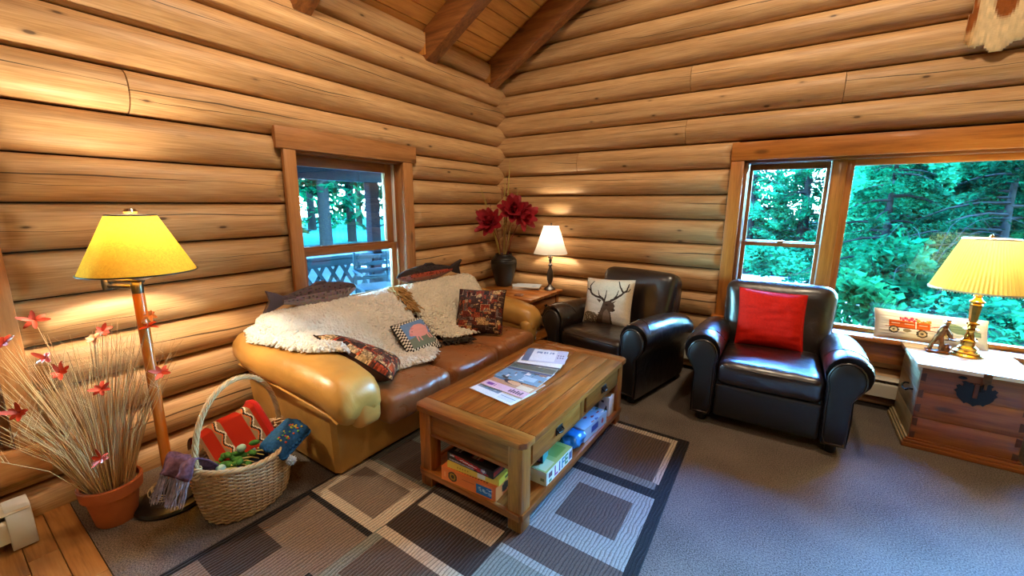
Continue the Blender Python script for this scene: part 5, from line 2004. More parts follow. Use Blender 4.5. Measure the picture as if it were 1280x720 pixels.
game_box('black and red board game box on top of the yellow box', (-1.205, 1.535, .2236), R(1), (.29, .255, .045), (26, 24, 28),
         (('front', pf_black, 70, 14), ('top', pf_black_top, 50, 40), ('right', lambda U, V: Paint(U, V, (30, 28, 32)).rect(0, .2, .3, .8, (170, 30, 40)).c, 20, 8)))
game_box('blue board game box lying behind the orange box', (-1.215, 1.80, .1125), R(2), (.36, .22, .085), (22, 84, 150), ())

def pf_life(U, V):
    p = Paint(U, V, (232, 236, 226))
    p.rect(0, 0, .05, 1, (200, 210, 190))
    p.rect(.07, .45, .20, .85, (96, 60, 70))
    p.rect(.09, .12, .18, .3, (60, 130, 80))
    cols = ((150, 40, 120), (60, 50, 140), (20, 140, 170), (60, 160, 90), (40, 100, 160))
    p.rect(.86, .2, .98, .8, (60, 80, 120))
    return p.c
lf = game_box('white board game box with coloured tiles reading LIFE', (-0.955, 1.785, .1125), R(0), (.115, .29, .075), (226, 232, 230),
         (('right', pf_life, 60, 20), ('front', lambda U, V: Paint(U, V, (214, 228, 236)).ell(.12, .6, .1, .3, (180, 110, 90)).rect(.7, .3, .9, .5, (120, 150, 150)).c, 20, 14), ('top', lambda U, V: Paint(U, V, (150, 160, 90)).rect(.1, .05, .9, .35, (196, 190, 150)).rect(.2, .5, .8, .9, (120, 140, 60)).c, 20, 30)))
for i, ch in enumerate('LIFE'):
    mt = Matrix.Translation((.0585, -.145 + .29 * (.345 + .135 * i), .038)) @ Matrix.Rotation(R(90), 4, 'Z') @ Matrix.Rotation(R(90), 4, 'X')
    text_mesh(ch, .078, 'letter', plain('letter_ink_' + ch.lower(), c8(*((150, 40, 120), (50, 44, 140), (10, 120, 160), (40, 130, 70))[i]), .4), lf, mt)
game_box('small teal card box standing on the LIFE box', (-0.985, 1.735, .1882), R(10), (.05, .08, .05), (40, 120, 120),
         (('front', lambda U, V: Paint(U, V, (40, 50, 90)).rect(.2, .2, .7, .8, (180, 110, 170)).c, 10, 12),))
game_box('blue and green folded game board standing behind the LIFE box', (-1.030, 1.90, .1125), R(0), (.016, .30, .165), (50, 130, 200),
         (('right', lambda U, V: Paint(U, V, (60, 140, 206)).rect(.45, 0, 1, .75, (120, 130, 70)).rect(.5, .2, .9, .5, (180, 170, 110)).c, 24, 14),), rot=(0, R(6), 0))
def pf_blue(U, V):
    p = Paint(U, V, (150, 196, 226))
    r = np.random.RandomState(9)
    for _ in range(16):
        u, v = r.rand(2)
        p.ell(u, v, .05 * r.rand() + .02, .06, [(176, 40, 50), (230, 236, 240), (60, 120, 90), (40, 90, 170)][r.randint(4)])
    return p.c
game_box('long pale blue game box with red and white figures, beside the plastic bag', (-0.965, 2.27, .1125), R(-3), (.13, .31, .085), (160, 200, 226),
         (('top', pf_blue, 24, 50), ('right', lambda U, V: Paint(U, V, (170, 206, 230)).rect(.3, .3, .6, .8, (40, 80, 170)).ell(.8, .5, .06, .2, (180, 50, 60)).c, 40, 14)))
bag = thing('plastic_bag', 'crumpled blue plastic bag between the LIFE box and the pale blue game box', 'bag', (-0.955, 2.055, .1125), 0)
def bagfn(x, y, z):
    k = 1 + .22 * mnoise.noise(Vector((x * 30, y * 30, z * 30)))
    return (x * k, y * k, z * k)
B().puff((0, 0, .045), (.12, .13, .08), .035, 14, fn=bagfn).build('bag_body', M['bluebag'], bag, smooth=20)
game_box('white box with black markings standing at the far end of the table shelf', (-0.945, 2.545, .1125), R(0), (.075, .09, .135), (228, 230, 230),
         (('front', lambda U, V: Paint(U, V, (226, 230, 232)).poly([(.5, .25), (.85, .3), (.75, .6)], (40, 50, 50)).rect(.25, .7, .5, .8, (60, 60, 70)).c, 20, 26),))
game_box('dark grey box lying behind the white box on the shelf', (-1.06, 2.50, .1125), R(0), (.12, .20, .10), (70, 74, 78), ())
# ================================================================== END TABLE AND WHAT STANDS ON IT
et = thing('end_table', 'oak end table with a drawer in the corner between sofa and armchair', 'end table', (-2.40, 3.665, 0))
EZ = 0.608
def Ec(lo, hi, name, mat, bv=.004):
    return rb([lo[i] - et.location[i] for i in range(3)], [hi[i] - et.location[i] for i in range(3)], name, M[mat], et, bevel=bv)
ex0, ex1, ey0, ey1 = -2.80, -2.045, 3.325, 4.00
for i in range(5):
    w = (ey1 - ey0) / 5
    Ec((ex0, ey0 + i * w + .0008, EZ - .028), (ex1, ey0 + (i + 1) * w - .0008, EZ), 'tabletop_plank', 'oak_x', .003)
Ec((ex0 + .02, ey0 + .02, EZ - .04), (ex1 - .02, ey1 - .02, EZ - .0285), 'top_moulding', 'oak_x')
for lx in (ex0 + .03, ex1 - .03 - .06):
    for ly in (ey0 + .03, ey1 - .03 - .06):
        Ec((lx, ly, 0), (lx + .06, ly + .06, EZ - .04), 'leg', 'oak_z')
Ec((ex0 + .09, ey0 + .042, .40), (ex1 - .09, ey0 + .062, EZ - .04), 'end_apron', 'oak_x')
Ec((ex0 + .09, ey1 - .062, .40), (ex1 - .09, ey1 - .042, EZ - .04), 'end_apron', 'oak_x')
Ec((ex0 + .042, ey0 + .09, .40), (ex0 + .062, ey1 - .09, EZ - .04), 'side_apron', 'oak_y')
Ec((ex1 - .066, ey0 + .09, .40), (ex1 - .046, ey1 - .09, EZ - .04), 'side_apron', 'oak_y')
dr = empty('drawer', parent=et)
L = et.location
rb((ex1 - .05 - L.x, ey0 + .105 - L.y, .415 - L.z), (ex1 - .034 - L.x, ey1 - .105 - L.y, EZ - .055 - L.z), 'drawer_front', M['oak_y'], dr, bevel=.004)
B().lathe([(.006, 0), (.007, .012), (.017, .018), (.018, .026), (.010, .032), (0, .033)], 16, mtx=Matrix.Translation((ex1 - .036 - L.x, (ey0 + ey1) / 2 - L.y, .49)) @ Matrix.Rotation(R(90), 4, 'Y')).build('knob', M['iron'], dr)
Ec((ex0 + .04, ey0 + .04, .13), (ex1 - .04, ey1 - .04, .15), 'shelf', 'oak_x')
for k, (x, y, a, h) in enumerate(((-2.20, 3.46, 4, .03), (-2.22, 3.47, -6, .025), (-2.19, 3.465, 8, .03))):
    m = thing('book', ['book lying at the bottom on the end table shelf', 'middle book on the end table shelf', 'topmost book on the end table shelf'][k], 'book', (x, y, .1502 + [0, .0302, .0554][k]), R(a), 'books on the end table shelf')
    B().bb((-.10, -.08, 0.002), (.098, .078, h - .002)).build('pages', M['paper'], m, smooth=0)
    col = [(70, 90, 110), (210, 205, 196), (120, 60, 50)][k]
    cm = plain('book_cover_%s' % 'abc'[k], c8(*col), .5)
    b = B().bb((-.102, -.08, 0), (.10, .08, .002)).bb((-.102, -.08, h - .002), (.10, .08, h)).bb((-.104, -.08, 0), (-.101, .08, h))
    b.build('cover', cm, m, smooth=0)

# papers and brochures by the vase
for k, (x, y, a, lab, col) in enumerate(((-2.42, 3.84, 28, 'lowest blue-edged brochure of the pile on the end table', (150, 176, 200)), (-2.435, 3.85, 38, 'middle white brochure of the pile on the end table', (226, 232, 238)), (-2.40, 3.835, 20, 'topmost pale blue brochure of the pile on the end table', (208, 222, 236)))):
    m = thing('brochure', lab, 'magazine', (x, y, EZ + .0004 + k * .0105), R(a), 'brochures on the end table')
    B().bb((-.145, -.11, 0), (.145, .11, .009)).build('pages', M['paper'], m, smooth=0)
    def pf(U, V, col=col, k=k):
        p = Paint(U, V, col)
        r = np.random.RandomState(k + 20)
        for _ in range(12):
            u, v = r.rand(2)
            p.rect(u, v, u + .2 * r.rand(), v + .15 * r.rand(), [(180, 206, 226), (240, 244, 246), (120, 160, 190), (220, 226, 230)][r.randint(4)])
        return p.c * .82
    panel('cover', pf, 30, 24, lambda u, v: ((u - .5) * .29, (v - .5) * .22, .0095), M['print'], m, smooth=0)
cst = thing('coaster', 'round brown coaster at the front edge of the end table', 'coaster', (-2.27, 3.46, EZ + .0003))
B().lathe([(.048, 0), (.05, .003), (.05, .006), (.046, .008)], 28).build('disc', plain('coaster_brown', c8(110, 62, 30), .5, noise=.3, nscale=60), cst)
B().lathe([(.034, .008), (.036, .0095), (.038, .008)], 28, cap=False).build('rim_ring', M['black'], cst)

# black vase with a ribbed shoulder, flowers and blades
va = thing('vase', 'black glazed vase with carved grooves holding red flowers, on the end table', 'vase', (-2.70, 3.80, EZ))
prof = [(0, 0), (.070, 0), (.076, .01), (.088, .06), (.108, .14), (.124, .21), (.130, .26), (.124, .30), (.104, .33), (.085, .345), (.080, .355), (.084, .365), (.078, .366), (.072, .355), (.070, .30), (.06, .1), (0, .09)]
prof = [(r_ * 1.14, z_) for r_, z_ in prof]
B().lathe(prof, 40).build('body', M['vase'], va)
for z, r_ in ((.295, .1445), (.275, .1475), (.255, .1487)):
    pts = [(r_ * math.cos(a), r_ * math.sin(a), z + .014 * math.cos(a + .9)) for a in [2 * math.pi * i / 48 for i in range(48)]]
    B().ring(pts, .003).build('groove_ridge', M['vase'], va)

def petal(b, base, d, upv, L, w, curl=.35, n=6):
    d, upv = Vector(d).normalized(), Vector(upv).normalized()
    s = d.cross(upv).normalized()
    vs, fs = [], []
    for i in range(n + 1):
        t = i / n
        ww = w * math.sin(math.pi * min(1, t * .90 + .06)) ** .62
        c = Vector(base) + d * L * t + upv * (curl * L * t * t * .6)
        for k, off in ((-1, .25), (0, 0), (1, .25)):
            vs.append(c + s * ww * .5 * k + upv * off * ww * .5)
        for k, off in ((1, .25), (0, 0), (-1, .25)):
            vs.append(c + s * ww * .5 * k + upv * (off * ww * .5 - .0016))
    for i in range(n):
        for k in range(6):
            a, c_ = i * 6 + k, i * 6 + (k + 1) % 6
            fs.append((a, c_, c_ + 6, a + 6))
    fs.append((5, 4, 3, 2, 1, 0))
    fs.append(tuple(n * 6 + k for k in range(6)))
    b.add(vs, fs)

def big_flower(label, head, facing, size, seed):
    root = thing('red_flower', label, 'flower', va.location + Vector((0, 0, .30)), 0, 'flowers in the black vase')
    h = Vector(head) - root.location
    b = B()
    b.tube([(0, 0, -.15), h * .4 + Vector((0, 0, .03)), h * .85 + Vector((0, 0, .02)), h], [.004, .004, .0035, .005], 6)
    b.build('stem', M['stemr'], root)
    f = Vector(facing).normalized()
    u = f.cross(Vector((0, 0, 1))).normalized()
    w = f.cross(u)
    r = random.Random(seed)
    for ring_, (nn, out, L) in enumerate(((6, .30, .72), (8, .75, .95), (9, 1.3, 1.05))):
        for k in range(nn):
            a = 2 * math.pi * (k + .5 * (ring_ % 2)) / nn + r.uniform(-.2, .2)
            rad = u * math.cos(a) + w * math.sin(a)
            bb = B()
            petal(bb, h, f * (1.0 - .35 * ring_) + rad * out, f - rad * .3, size * L * r.uniform(.85, 1.15), size * .50, r.uniform(.1, .5))
            bb.build('petal', M['petal'], root, smooth=70)
    B().ell(h + f * .012, (.012, .012, .012)).build('flower_centre', M['stemr'], root)
    return root
big_flower('dark red artificial flower spreading left from the black vase', (-2.70, 3.56, 1.32), (.10, -.75, .35), .165, 1)
big_flower('dark red artificial flower leaning right over the black vase, highest bloom', (-2.60, 3.84, 1.445), (.45, -.55, .35), .175, 2)
big_flower('dark red artificial flower drooping at the right of the vase, lower than its neighbour', (-2.52, 3.90, 1.40), (.85, -.40, -.05), .16, 3)
def blade(label, tip, w, mat, bend, seed, cat='stem', name='grass_blade', group='blades and twigs in the black vase'):
    root = thing(name, label, cat, va.location + Vector((0, 0, .30)), 0, group)
    h = Vector(tip) - root.location
    pts, rs = [], []
    for i in range(9):
        t = i / 8
        pts.append(Vector((h.x * t ** bend, h.y * t ** bend, -.12 + (h.z + .12) * t)))
        rs.append(w * math.sin(math.pi * (0.08 + .9 * t)) ** .6 * (1 - .6 * t) + .0006)
    B().tube(pts, rs, 8, flat=.25).build('blade', M[mat], root)
    return root
blade('tall yellow-green blade rising straight from the black vase, tallest of all', (-2.64, 3.83, 2.00), .016, 'stemg', 1.2, 1)
blade('yellow-green blade left of the tallest one in the black vase', (-2.73, 3.86, 1.86), .012, 'stemg', 1.3, 2)
blade('yellow-green blade leaning far left from the black vase', (-2.86, 3.60, 1.66), .013, 'stemg', 1.2, 3)
blade('yellow-green blade leaning right from the black vase', (-2.54, 3.86, 1.72), .010, 'stemg', 1.3, 4)
blade('thin dry blade at the far left of the vase, over the flower', (-2.92, 3.62, 1.78), .004, 'stemg', 1.3, 5)
blade('short yellow-green blade bending left inside the bouquet', (-2.78, 3.70, 1.25), .018, 'stemg', 1.1, 6)
r = random.Random(3)
TWL = ['tallest thin dark red twig in the black vase', 'second tallest dark red twig in the black vase', 'dark red twig leaning furthest left in the vase', 'dark red twig leaning furthest right in the vase', 'shortest dark red twig in the black vase']
for k, (tx, ty, tz) in enumerate(((-2.68, 3.84, 1.80), (-2.74, 3.82, 1.72), (-2.83, 3.68, 1.58), (-2.56, 3.88, 1.60), (-2.66, 3.80, 1.40))):
    root = thing('red_twig', TWL[k], 'twig', va.location + Vector((0, 0, .30)), 0, 'red twigs in the black vase')
    h = Vector((tx, ty, tz)) - root.location
    b = B()
    b.tube([(0, 0, -.12), h * .5 + Vector((r.uniform(-.02, .02), 0, .02)), h], [.003, .003, .0015], 5)
    b.build('twig_stem', M['stemr'], root)
    b = B()
    for q in range(12):
        t = .45 + .55 * q / 12
        p = h * t
        d = Vector((r.uniform(-1, 1), r.uniform(-1, 1), .8)).normalized() * .022
        b.tube([p, p + d], [.0022, .0008], 4)
        b.ell(p + d, (.004, .004, .006), 5, 4)
    b.build('buds', M['stemr'], root)['kind'] = 'stuff'

def bulb(parent, z, power, color, rad=.03, loc=(0, 0)):
    d = bpy.data.lights.new('lamp_bulb', 'POINT')
    d.energy = power
    d.color = color
    d.shadow_soft_size = rad
    o = bpy.data.objects.new('lamp_bulb', d)
    COL.objects.link(o)
    o.parent = parent
    o.location = (loc[0], loc[1], z)
    return o
def wall_profile(prof, th):
    """closed thin shell profile from an outer profile bottom->top"""
    return prof + [(r_ - th, z) for r_, z in reversed(prof)] + [prof[0]]

# white lamp on the end table
wl = thing('table_lamp', 'small table lamp with a white bell shade and dark turned base, on the end table', 'table lamp', (-2.165, 3.915, EZ))
B().lathe([(0, 0), (.062, 0), (.064, .010), (.050, .024), (.026, .040), (.016, .060), (.022, .075), (.032, .11), (.036, .16), (.030, .20), (.018, .235), (.014, .255), (.022, .262), (.024, .272), (.012, .285), (.010, .30), (.017, .31), (.018, .33), (.010, .345), (.010, .40), (0, .40)], 28).build('base', plain('dark_turned_wood', c8(44, 34, 30), .3, coat=.3), wl)
B().lathe([(.020, .335), (.028, .345), (.026, .36), (.012, .365)], 24).build('collar', M['chrome'], wl)
def bell(an, z):
    return 1 + .02 * math.cos(8 * an)
sp = [(.182, .395), (.172, .42), (.150, .475), (.125, .555), (.104, .62), (.088, .665), (.084, .685)]
B().lathe(sp, 48, rfn=bell, cap=False).build('shade', M['wshade'], wl)
B().tube([(0, 0, .40), (0, 0, .70)], .003, 6).lathe([(0, .70), (.008, .702), (.009, .712), (0, .722)], 12).build('finial', M['black'], wl)
B().ell((0, 0, .50), (.024, .024, .034)).build('glass_bulb', M['bulb'], wl)
bulb(wl, .545, 15, (1.0, .85, .62), .035, (.0, .0))

# ================================================================== FLOOR LAMP
fl = thing('floor_lamp', 'floor lamp with amber parchment shade and wooden pole beside the potted grass', 'floor lamp', (-2.50, .585, 0))
B().lathe([(0, 0), (.150, 0), (.156, .012), (.150, .026), (.125, .034), (.118, .044), (.092, .050), (.060, .056), (.034, .075), (.026, .10), (0, .10)], 44).build('base', M['black'], fl)
B().lathe([(.024, .09), (.026, .12), (.0225, .13), (.0225, 1.085), (.018, 1.095), (0, 1.095)], 20).build('pole', M['polewood'], fl)
B().lathe([(.029, .10), (.031, .125), (.024, .135)], 20).build('pole_collar', M['pewter'], fl)
sa = empty('swing_arm', parent=fl)
e0, e1, e2 = Vector((0, 0, 1.12)), Vector((-.135, -.075, 1.12)), Vector((.0, .025, 1.145))
B().tube([e0, e1], .011, 10).build('arm_rod', M['pewter'], sa)
B().tube([e1 + Vector((0, 0, .025)), e2], .011, 10).build('arm_rod', M['pewter'], sa)
B().lathe([(0, -.02), (.017, -.02), (.018, .0), (.018, .035), (.012, .045), (0, .045)], 14, tuple(e1)).build('elbow', M['pewter'], sa)
B().lathe([(0, -.03), (.022, -.03), (.024, .01), (.018, .022), (0, .022)], 16, tuple(e0)).build('pivot', M['pewter'], sa)
sx, sy = .0, .02
B().lathe([(.02, 0), (.062, .016), (.064, .020), (.024, .012), (.02, .03), (.02, .075), (0, .075)], 28, (sx, sy, 1.15)).build('reflector_dish', M['white'], fl)
shp = [(.215, 1.187), (.09, 1.45)]
B().lathe([(.213, 1.187), (.172, 1.274), (.131, 1.361), (.090, 1.448)], 56, (sx, sy, 0), cap=False).build('shade', M['amber'], fl)
for r_, z in ((.2135, 1.189), (.0905, 1.446)):
    B().ring([(sx + r_ * math.cos(a), sy + r_ * math.sin(a), z) for a in [2 * math.pi * i / 56 for i in range(56)]], .0035).build('shade_trim', M['black'], fl)
B().tube([(sx - .09, sy, 1.44), (sx + .09, sy, 1.44)], .002, 6).tube([(sx, sy - .09, 1.44), (sx, sy + .09, 1.44)], .002, 6).tube([(sx, sy, 1.20), (sx, sy, 1.46)], .003, 6).build('harp', M['pewter'], fl)
B().lathe([(0, 1.452), (.022, 1.453), (.026, 1.462), (.018, 1.475), (0, 1.478)], 18, (sx, sy, 0)).build('finial', M['chrome'], fl)
B().ell((sx, sy, 1.29), (.03, .03, .045)).build('glass_bulb', M['bulb'], fl)
bulb(fl, 1.365, 52, (1.0, .83, .58), .03, (sx, sy))
cd = []
for i in range(60):
    a = i * .42
    cd.append((.07 * math.cos(a) + .012 * math.sin(a * .37), -.03 + .05 * math.sin(a) + .01 * math.cos(a * .3), .064 + .012 * math.sin(a * .9) + .0004 * i))
B().tube(cd, .0025, 5).build('cord', M['cordc'], fl)

# ================================================================== POTTED DRIED GRASS
pot = thing('potted_dried_grass', 'terracotta pot of dried grass with orange-red flowers, in front of the log wall', 'potted plant', (-2.565, .385, 0))
B().lathe([(0, 0), (.072, 0), (.076, .005), (.098, .150), (.112, .152), (.118, .205), (.114, .210), (.104, .208), (.096, .15), (0, .15)], 40).build('pot', M['terra'], pot)
B().lathe([(0, .188), (.06, .190), (.104, .184)], 28, cap=False).build('soil', M['soil'], pot)
r = random.Random(21)
bs, bfine = B(), B()
for i in range(230):
    a = r.uniform(0, 2 * math.pi)
    q = math.sqrt(r.random())
    spread = q * (.20 + .10 * r.random())
    h = r.uniform(.42, .80) * (1 - .10 * q)
    base = Vector((.085 * q * math.cos(a), .085 * q * math.sin(a), .185))
    # keep clear of the log wall
    dx, dy = spread * math.cos(a), spread * math.sin(a)
    dx = max(dx, -.27)
    tip = base + Vector((dx, dy, h))
    mid = base + Vector((dx * .42, dy * .42, h * .55))
    (bs if i % 2 else bfine).tube([base, mid, tip], [.0022, .0017, .0006], 4)
    if i % 3 == 0:
        for _ in range(2):
            t = r.uniform(.55, .85)
            p = mid + (tip - mid) * t
            bfine.tube([p, p + Vector((r.uniform(-.06, .06), r.uniform(-.06, .06), r.uniform(.05, .12)))], [.0009, .0004], 3)
bs.build('dry_stems', M['straw'], pot)['kind'] = 'stuff'
bfine.build('dry_stems', plain('pale_dry_straw', c8(216, 180, 128), .7), pot)['kind'] = 'stuff'
# flower heads in the tuft
FL = [(-2.563, 0.259, 1.023, 'rflower'), (-2.403, 0.397, 0.934, 'pale'), (-2.411, 0.254, 0.891, 'rflower'), (-2.449, 0.286, 0.810, 'rflower'), (-2.294, 0.570, 0.750, 'rflower'), (-2.328, 0.377, 0.733, 'rflower'), (-2.330, 0.150, 0.726, 'rflower'), (-2.307, 0.333, 0.442, 'rflower'), (-2.455, 0.604, 0.986, 'pale'), (-2.467, 0.592, 0.932, 'rflower'), (-2.497, 0.162, 0.959, 'rflower'), (-2.519, 0.446, 0.936, 'rflower')]
M['pale'] = plain('peach_petal', c8(232, 160, 120), .6, noise=.25, nscale=30)
for k, (px, py, pz, mt) in enumerate(FL):
    p = Vector((px, py, pz))
    fr = empty('flower', (0, 0, 0), parent=pot)
    fr.location = p - pot.location
    f = Vector((.5 + r.uniform(-.4, .4), -.4 + r.uniform(-.4, .4), .5)).normalized()
    u = f.cross(Vector((0, 0, 1))).normalized()
    w = f.cross(u)
    for j in range(7):
        a = 2 * math.pi * j / 7 + r.uniform(-.3, .3)
        rad = u * math.cos(a) + w * math.sin(a)
        b = B()
        petal(b, (0, 0, 0), rad + f * r.uniform(.1, .8), f, .043 * r.uniform(.55, 1.2), .016, r.uniform(-.8, .5), 5)
        b.build('petal', M[mt], fr, smooth=70)
    B().tube([Vector((0, 0, 0)), (Vector((0, 0, .2)) + (pot.location - p)) * .5 + Vector((0, 0, .06)), Vector((0, 0, .19)) + pot.location - p], .0012, 4).build('flower_stem', M['straw'], fr)

# ================================================================== BASKET
bk = thing('wicker_basket', 'oval wicker basket with a tall hoop handle in front of the sofa arm', 'basket', (-2.20, .815, 0), R(19))
BA, BBx = .185, .235     # half axes: local x (short), local y (long)
def bprof(z):
    t = z / .27
    return 0.80 + .20 * t ** .7 + .03 * math.sin(math.pi * t)
def rimz(a):
    return .27 + .035 * (math.sin(a) ** 2)
def bpt(a, t, out=0.0):
    z = .006 + t * (rimz(a) - .006)
    k = bprof(z * .27 / rimz(a))
    return Vector(((BA * k + out) * math.cos(a), (BBx * k + out) * math.sin(a), z))
NS = 44
b = B()
rows = 30
for i in range(rows):
    t = (i + .5) / rows
    pts = []
    n = NS * 4
    for k in range(n):
        a = 2 * math.pi * k / n
        pts.append(bpt(a, t, .0052 * math.cos(NS / 2 * a + math.pi * (i % 2))))
    b.ring(pts, .0048, 5)
b.build('woven_strands', M['wicker'], bk)['kind'] = 'stuff'
b = B()
for k in range(NS):
    a = 2 * math.pi * k / NS
    b.tube([bpt(a, t) for t in (0, .25, .5, .75, 1)], .0032, 5)
b.build('stakes', M['wicker'], bk)['kind'] = 'stuff'
b = B()
b.add([Vector((BA * .8 * math.cos(a), BBx * .8 * math.sin(a), z)) for z in (.002, .010) for a in [2 * math.pi * k / 40 for k in range(40)]],
      [tuple(range(39, -1, -1)), tuple(range(40, 80))] + [(k, (k + 1) % 40, (k + 1) % 40 + 40, k + 40) for k in range(40)])
b.build('bottom', M['wicker'], bk)
rim = empty('rim', parent=bk)
for s in range(3):
    pts = []
    for k in range(180):
        a = 2 * math.pi * k / 180
        ph = a * 16 + s * 2.094
        p = bpt(a, 1.0, .002 + .007 * math.cos(ph))
        p.z += .004 + .007 * math.sin(ph)
        pts.append(p)
    B().ring(pts, .0062, 6).build('rim_strand', M['wicker2'], rim)
hd = empty('handle', parent=bk)
for s in range(5):
    pts = []
    for k in range(90):
        t = k / 89
        a = math.pi * t
        ph = t * 44 + s * 1.2566
        c = Vector((0, math.cos(a) * BBx * (1.0 + .10 * math.sin(a)), .24 + .06 + .355 * math.sin(a) ** .85 - .06 * (1 - math.sin(a))))
        n = Vector((0, math.cos(a), math.sin(a)))
        pts.append(c + n * .008 * math.cos(ph) + Vector((1, 0, 0)) * .008 * math.sin(ph))
    B().tube(pts, .0058, 6).build('handle_strand', M['wicker'], hd)
for sg in (-1, 1):
    b = B()
    for q in range(4):
        z = .285 + q * .013
        b.ring([(.020 * math.cos(a), sg * (BBx + .002) + .020 * math.sin(a), z + .006 * math.sin(a * 2 + q)) for a in [2 * math.pi * k / 20 for k in range(20)]], .005, 5)
    b.build('handle_binding', M['wicker2'], hd)

# things in the basket (local frame of the basket rotated; place in world)
bm = Matrix.Translation(bk.location) @ Matrix.Rotation(R(19), 4, 'Z')
def bw_(x, y, z):
    return bm @ Vector((x, y, z))
def kil(U, V):
    p = Paint(U, V, (172, 44, 26))
    for c in (.33, .78):
        p.rect(c - .085, 0, c + .085, 1, (150, 124, 92))
        z = np.abs(((V * 5) % 1) - .5) * 2
        d = (U - c) / .085
        p.put((np.abs(d - (z - .5) * 1.1) < .16), (40, 34, 32))
        p.put((np.abs(d - (z - .5) * 1.1 - .34) < .15), (234, 226, 208))
        p.put((np.abs(d - (z - .5) * 1.1 + .34) < .12), (216, 110, 60))
    p.rect(0, 0, .04, 1, (150, 110, 80))
    return p.c
kb = thing('woven_blanket', 'folded red wool blanket with tan zigzag bands, at the back of the basket', 'blanket', tuple(bw_(-.03, .02, .14)), R(19))
def kfn(u, v):
    y = -.155 + .335 * u
    fold = .018 * math.sin(u * 9 + 1.0)
    if v < .72:
        t = v / .72
        return Vector((.075 - .16 * t + fold * .6, y, 0.0 + .25 * t + .02 * u + fold * .3))
    t = (v - .72) / .28
    return Vector((-.085 - .075 * math.sin(t * 1.6) + fold * .6, y, .25 + .02 * u + .016 * math.sin(t * 3.1) - .07 * t * t))
panel('cloth', kil, 90, 60, kfn, M['kilim'], kb, smooth=180)
b = B()
for v0 in (.02, .30, .62):
    b.tube([kfn(1.0, v0 + .06 * i / 2) + Vector((0, .004, 0)) for i in range(7)], .012, 6)
b.tube([kfn(1.0, i / 14) + Vector((.004, .006, 0)) for i in range(15)], .016, 8)
b.build('rolled_edge', M['red'], kb)
pb = thing('fringed_throw', 'purple and grey wool throw with a long fringe, hanging over the basket edge', 'blanket', tuple(bw_(-.06, -.16, .15)), R(19))
def pfn(u, v):
    a = -.9 + 1.8 * u
    x = -.085 + .17 * u
    t = v
    y = .03 - .13 * t - .05 * math.sin(t * 2.2)
    z = .08 + .14 * math.sin(min(1, t * 1.25) * math.pi * .62) - .10 * max(0, t - .55) + .012 * math.sin(u * 13 + t * 4)
    return (x + .01 * math.sin(v * 9), y + .012 * math.cos(u * 12), z)
b = B()
nu, nv_ = 26, 22
b.add([pfn(i / nu, j / nv_) for j in range(nv_ + 1) for i in range(nu + 1)], [(j * (nu + 1) + i, j * (nu + 1) + i + 1, (j + 1) * (nu + 1) + i + 1, (j + 1) * (nu + 1) + i) for j in range(nv_) for i in range(nu)])
o = b.build('cloth', M['purple'], pb, smooth=180)
sm = o.modifiers.new('t', 'SOLIDIFY')
sm.thickness = .008
b = B()
r = random.Random(9)
for i in range(70):
    u = i / 69
    p = Vector(pfn(u, 1.0))
    q = [p]
    for s in range(4):
        q.append(q[-1] + Vector((r.uniform(-.008, .008), -.010 + r.uniform(-.008, .004), -.026)))
    b.tube(q, [.0028, .0026, .0024, .002, .0016], 4)
b.build('fringe', plain('grey_violet_fringe', c8(140, 128, 140), .95, noise=.5, nscale=50), pb)['kind'] = 'stuff'
# blue knitted hat hanging over the rim at the handle foot
bh = thing('knitted_hat', 'blue knitted hat with yellow and red stitches, hanging over the basket rim', 'hat', tuple(bw_(.135, .13, .30)), R(19))
def hatfn(x, y, z):
    n = mnoise.noise(Vector((x * 25, y * 25, z * 25)))
    return (x * (1 + .12 * n) + .012 * (z < 0), y * (1 + .12 * n), z + .05 * (y / .09) ** 1 * .5 - .6 * max(0, x) * .8)
B().puff((0, .0, .0), (.15, .20, .05), .024, 14, (0, 0, .01), hatfn).build('knit_body', M['bluewool'], bh)
b = B()
for k in range(30):
    a = 2 * math.pi * k / 30
    x, y = .076 * math.cos(a), .10 * math.sin(a)
    b.ell(hatfn(x, y, .004), (.010, .010, .010), 8, 5)
b.build('knit_edge', M['bluewool'], bh)['kind'] = 'stuff'
for col, nm in (((206, 180, 50), 'yellow_stitches'), ((206, 80, 50), 'red_stitches'), ((110, 170, 70), 'green_stitches')):
    b = B()
    for _ in range(9):
        x, y = r.uniform(.0, .055), r.uniform(-.055, .07)
        p = Vector(hatfn(x, y, .031))
        b.ell(p, (.006, .006, .005), 7, 5)
    b.build(nm, plain(nm, c8(*col), .9), bh)['kind'] = 'stuff'
b = B()
pp_ = Vector((.095, -.065, -.085))
b.tube([Vector(hatfn(.07, -.06, -.01)), pp_ + Vector((0, 0, .02))], .004, 6)
for _ in range(160):
    d = Vector((r.gauss(0, 1), r.gauss(0, 1), r.gauss(0, 1))).normalized()
    b.tube([pp_, pp_ + d * r.uniform(.020, .027)], [.004, .0025], 4)
b.build('pompom', M['palewool'], bh)['kind'] = 'stuff'
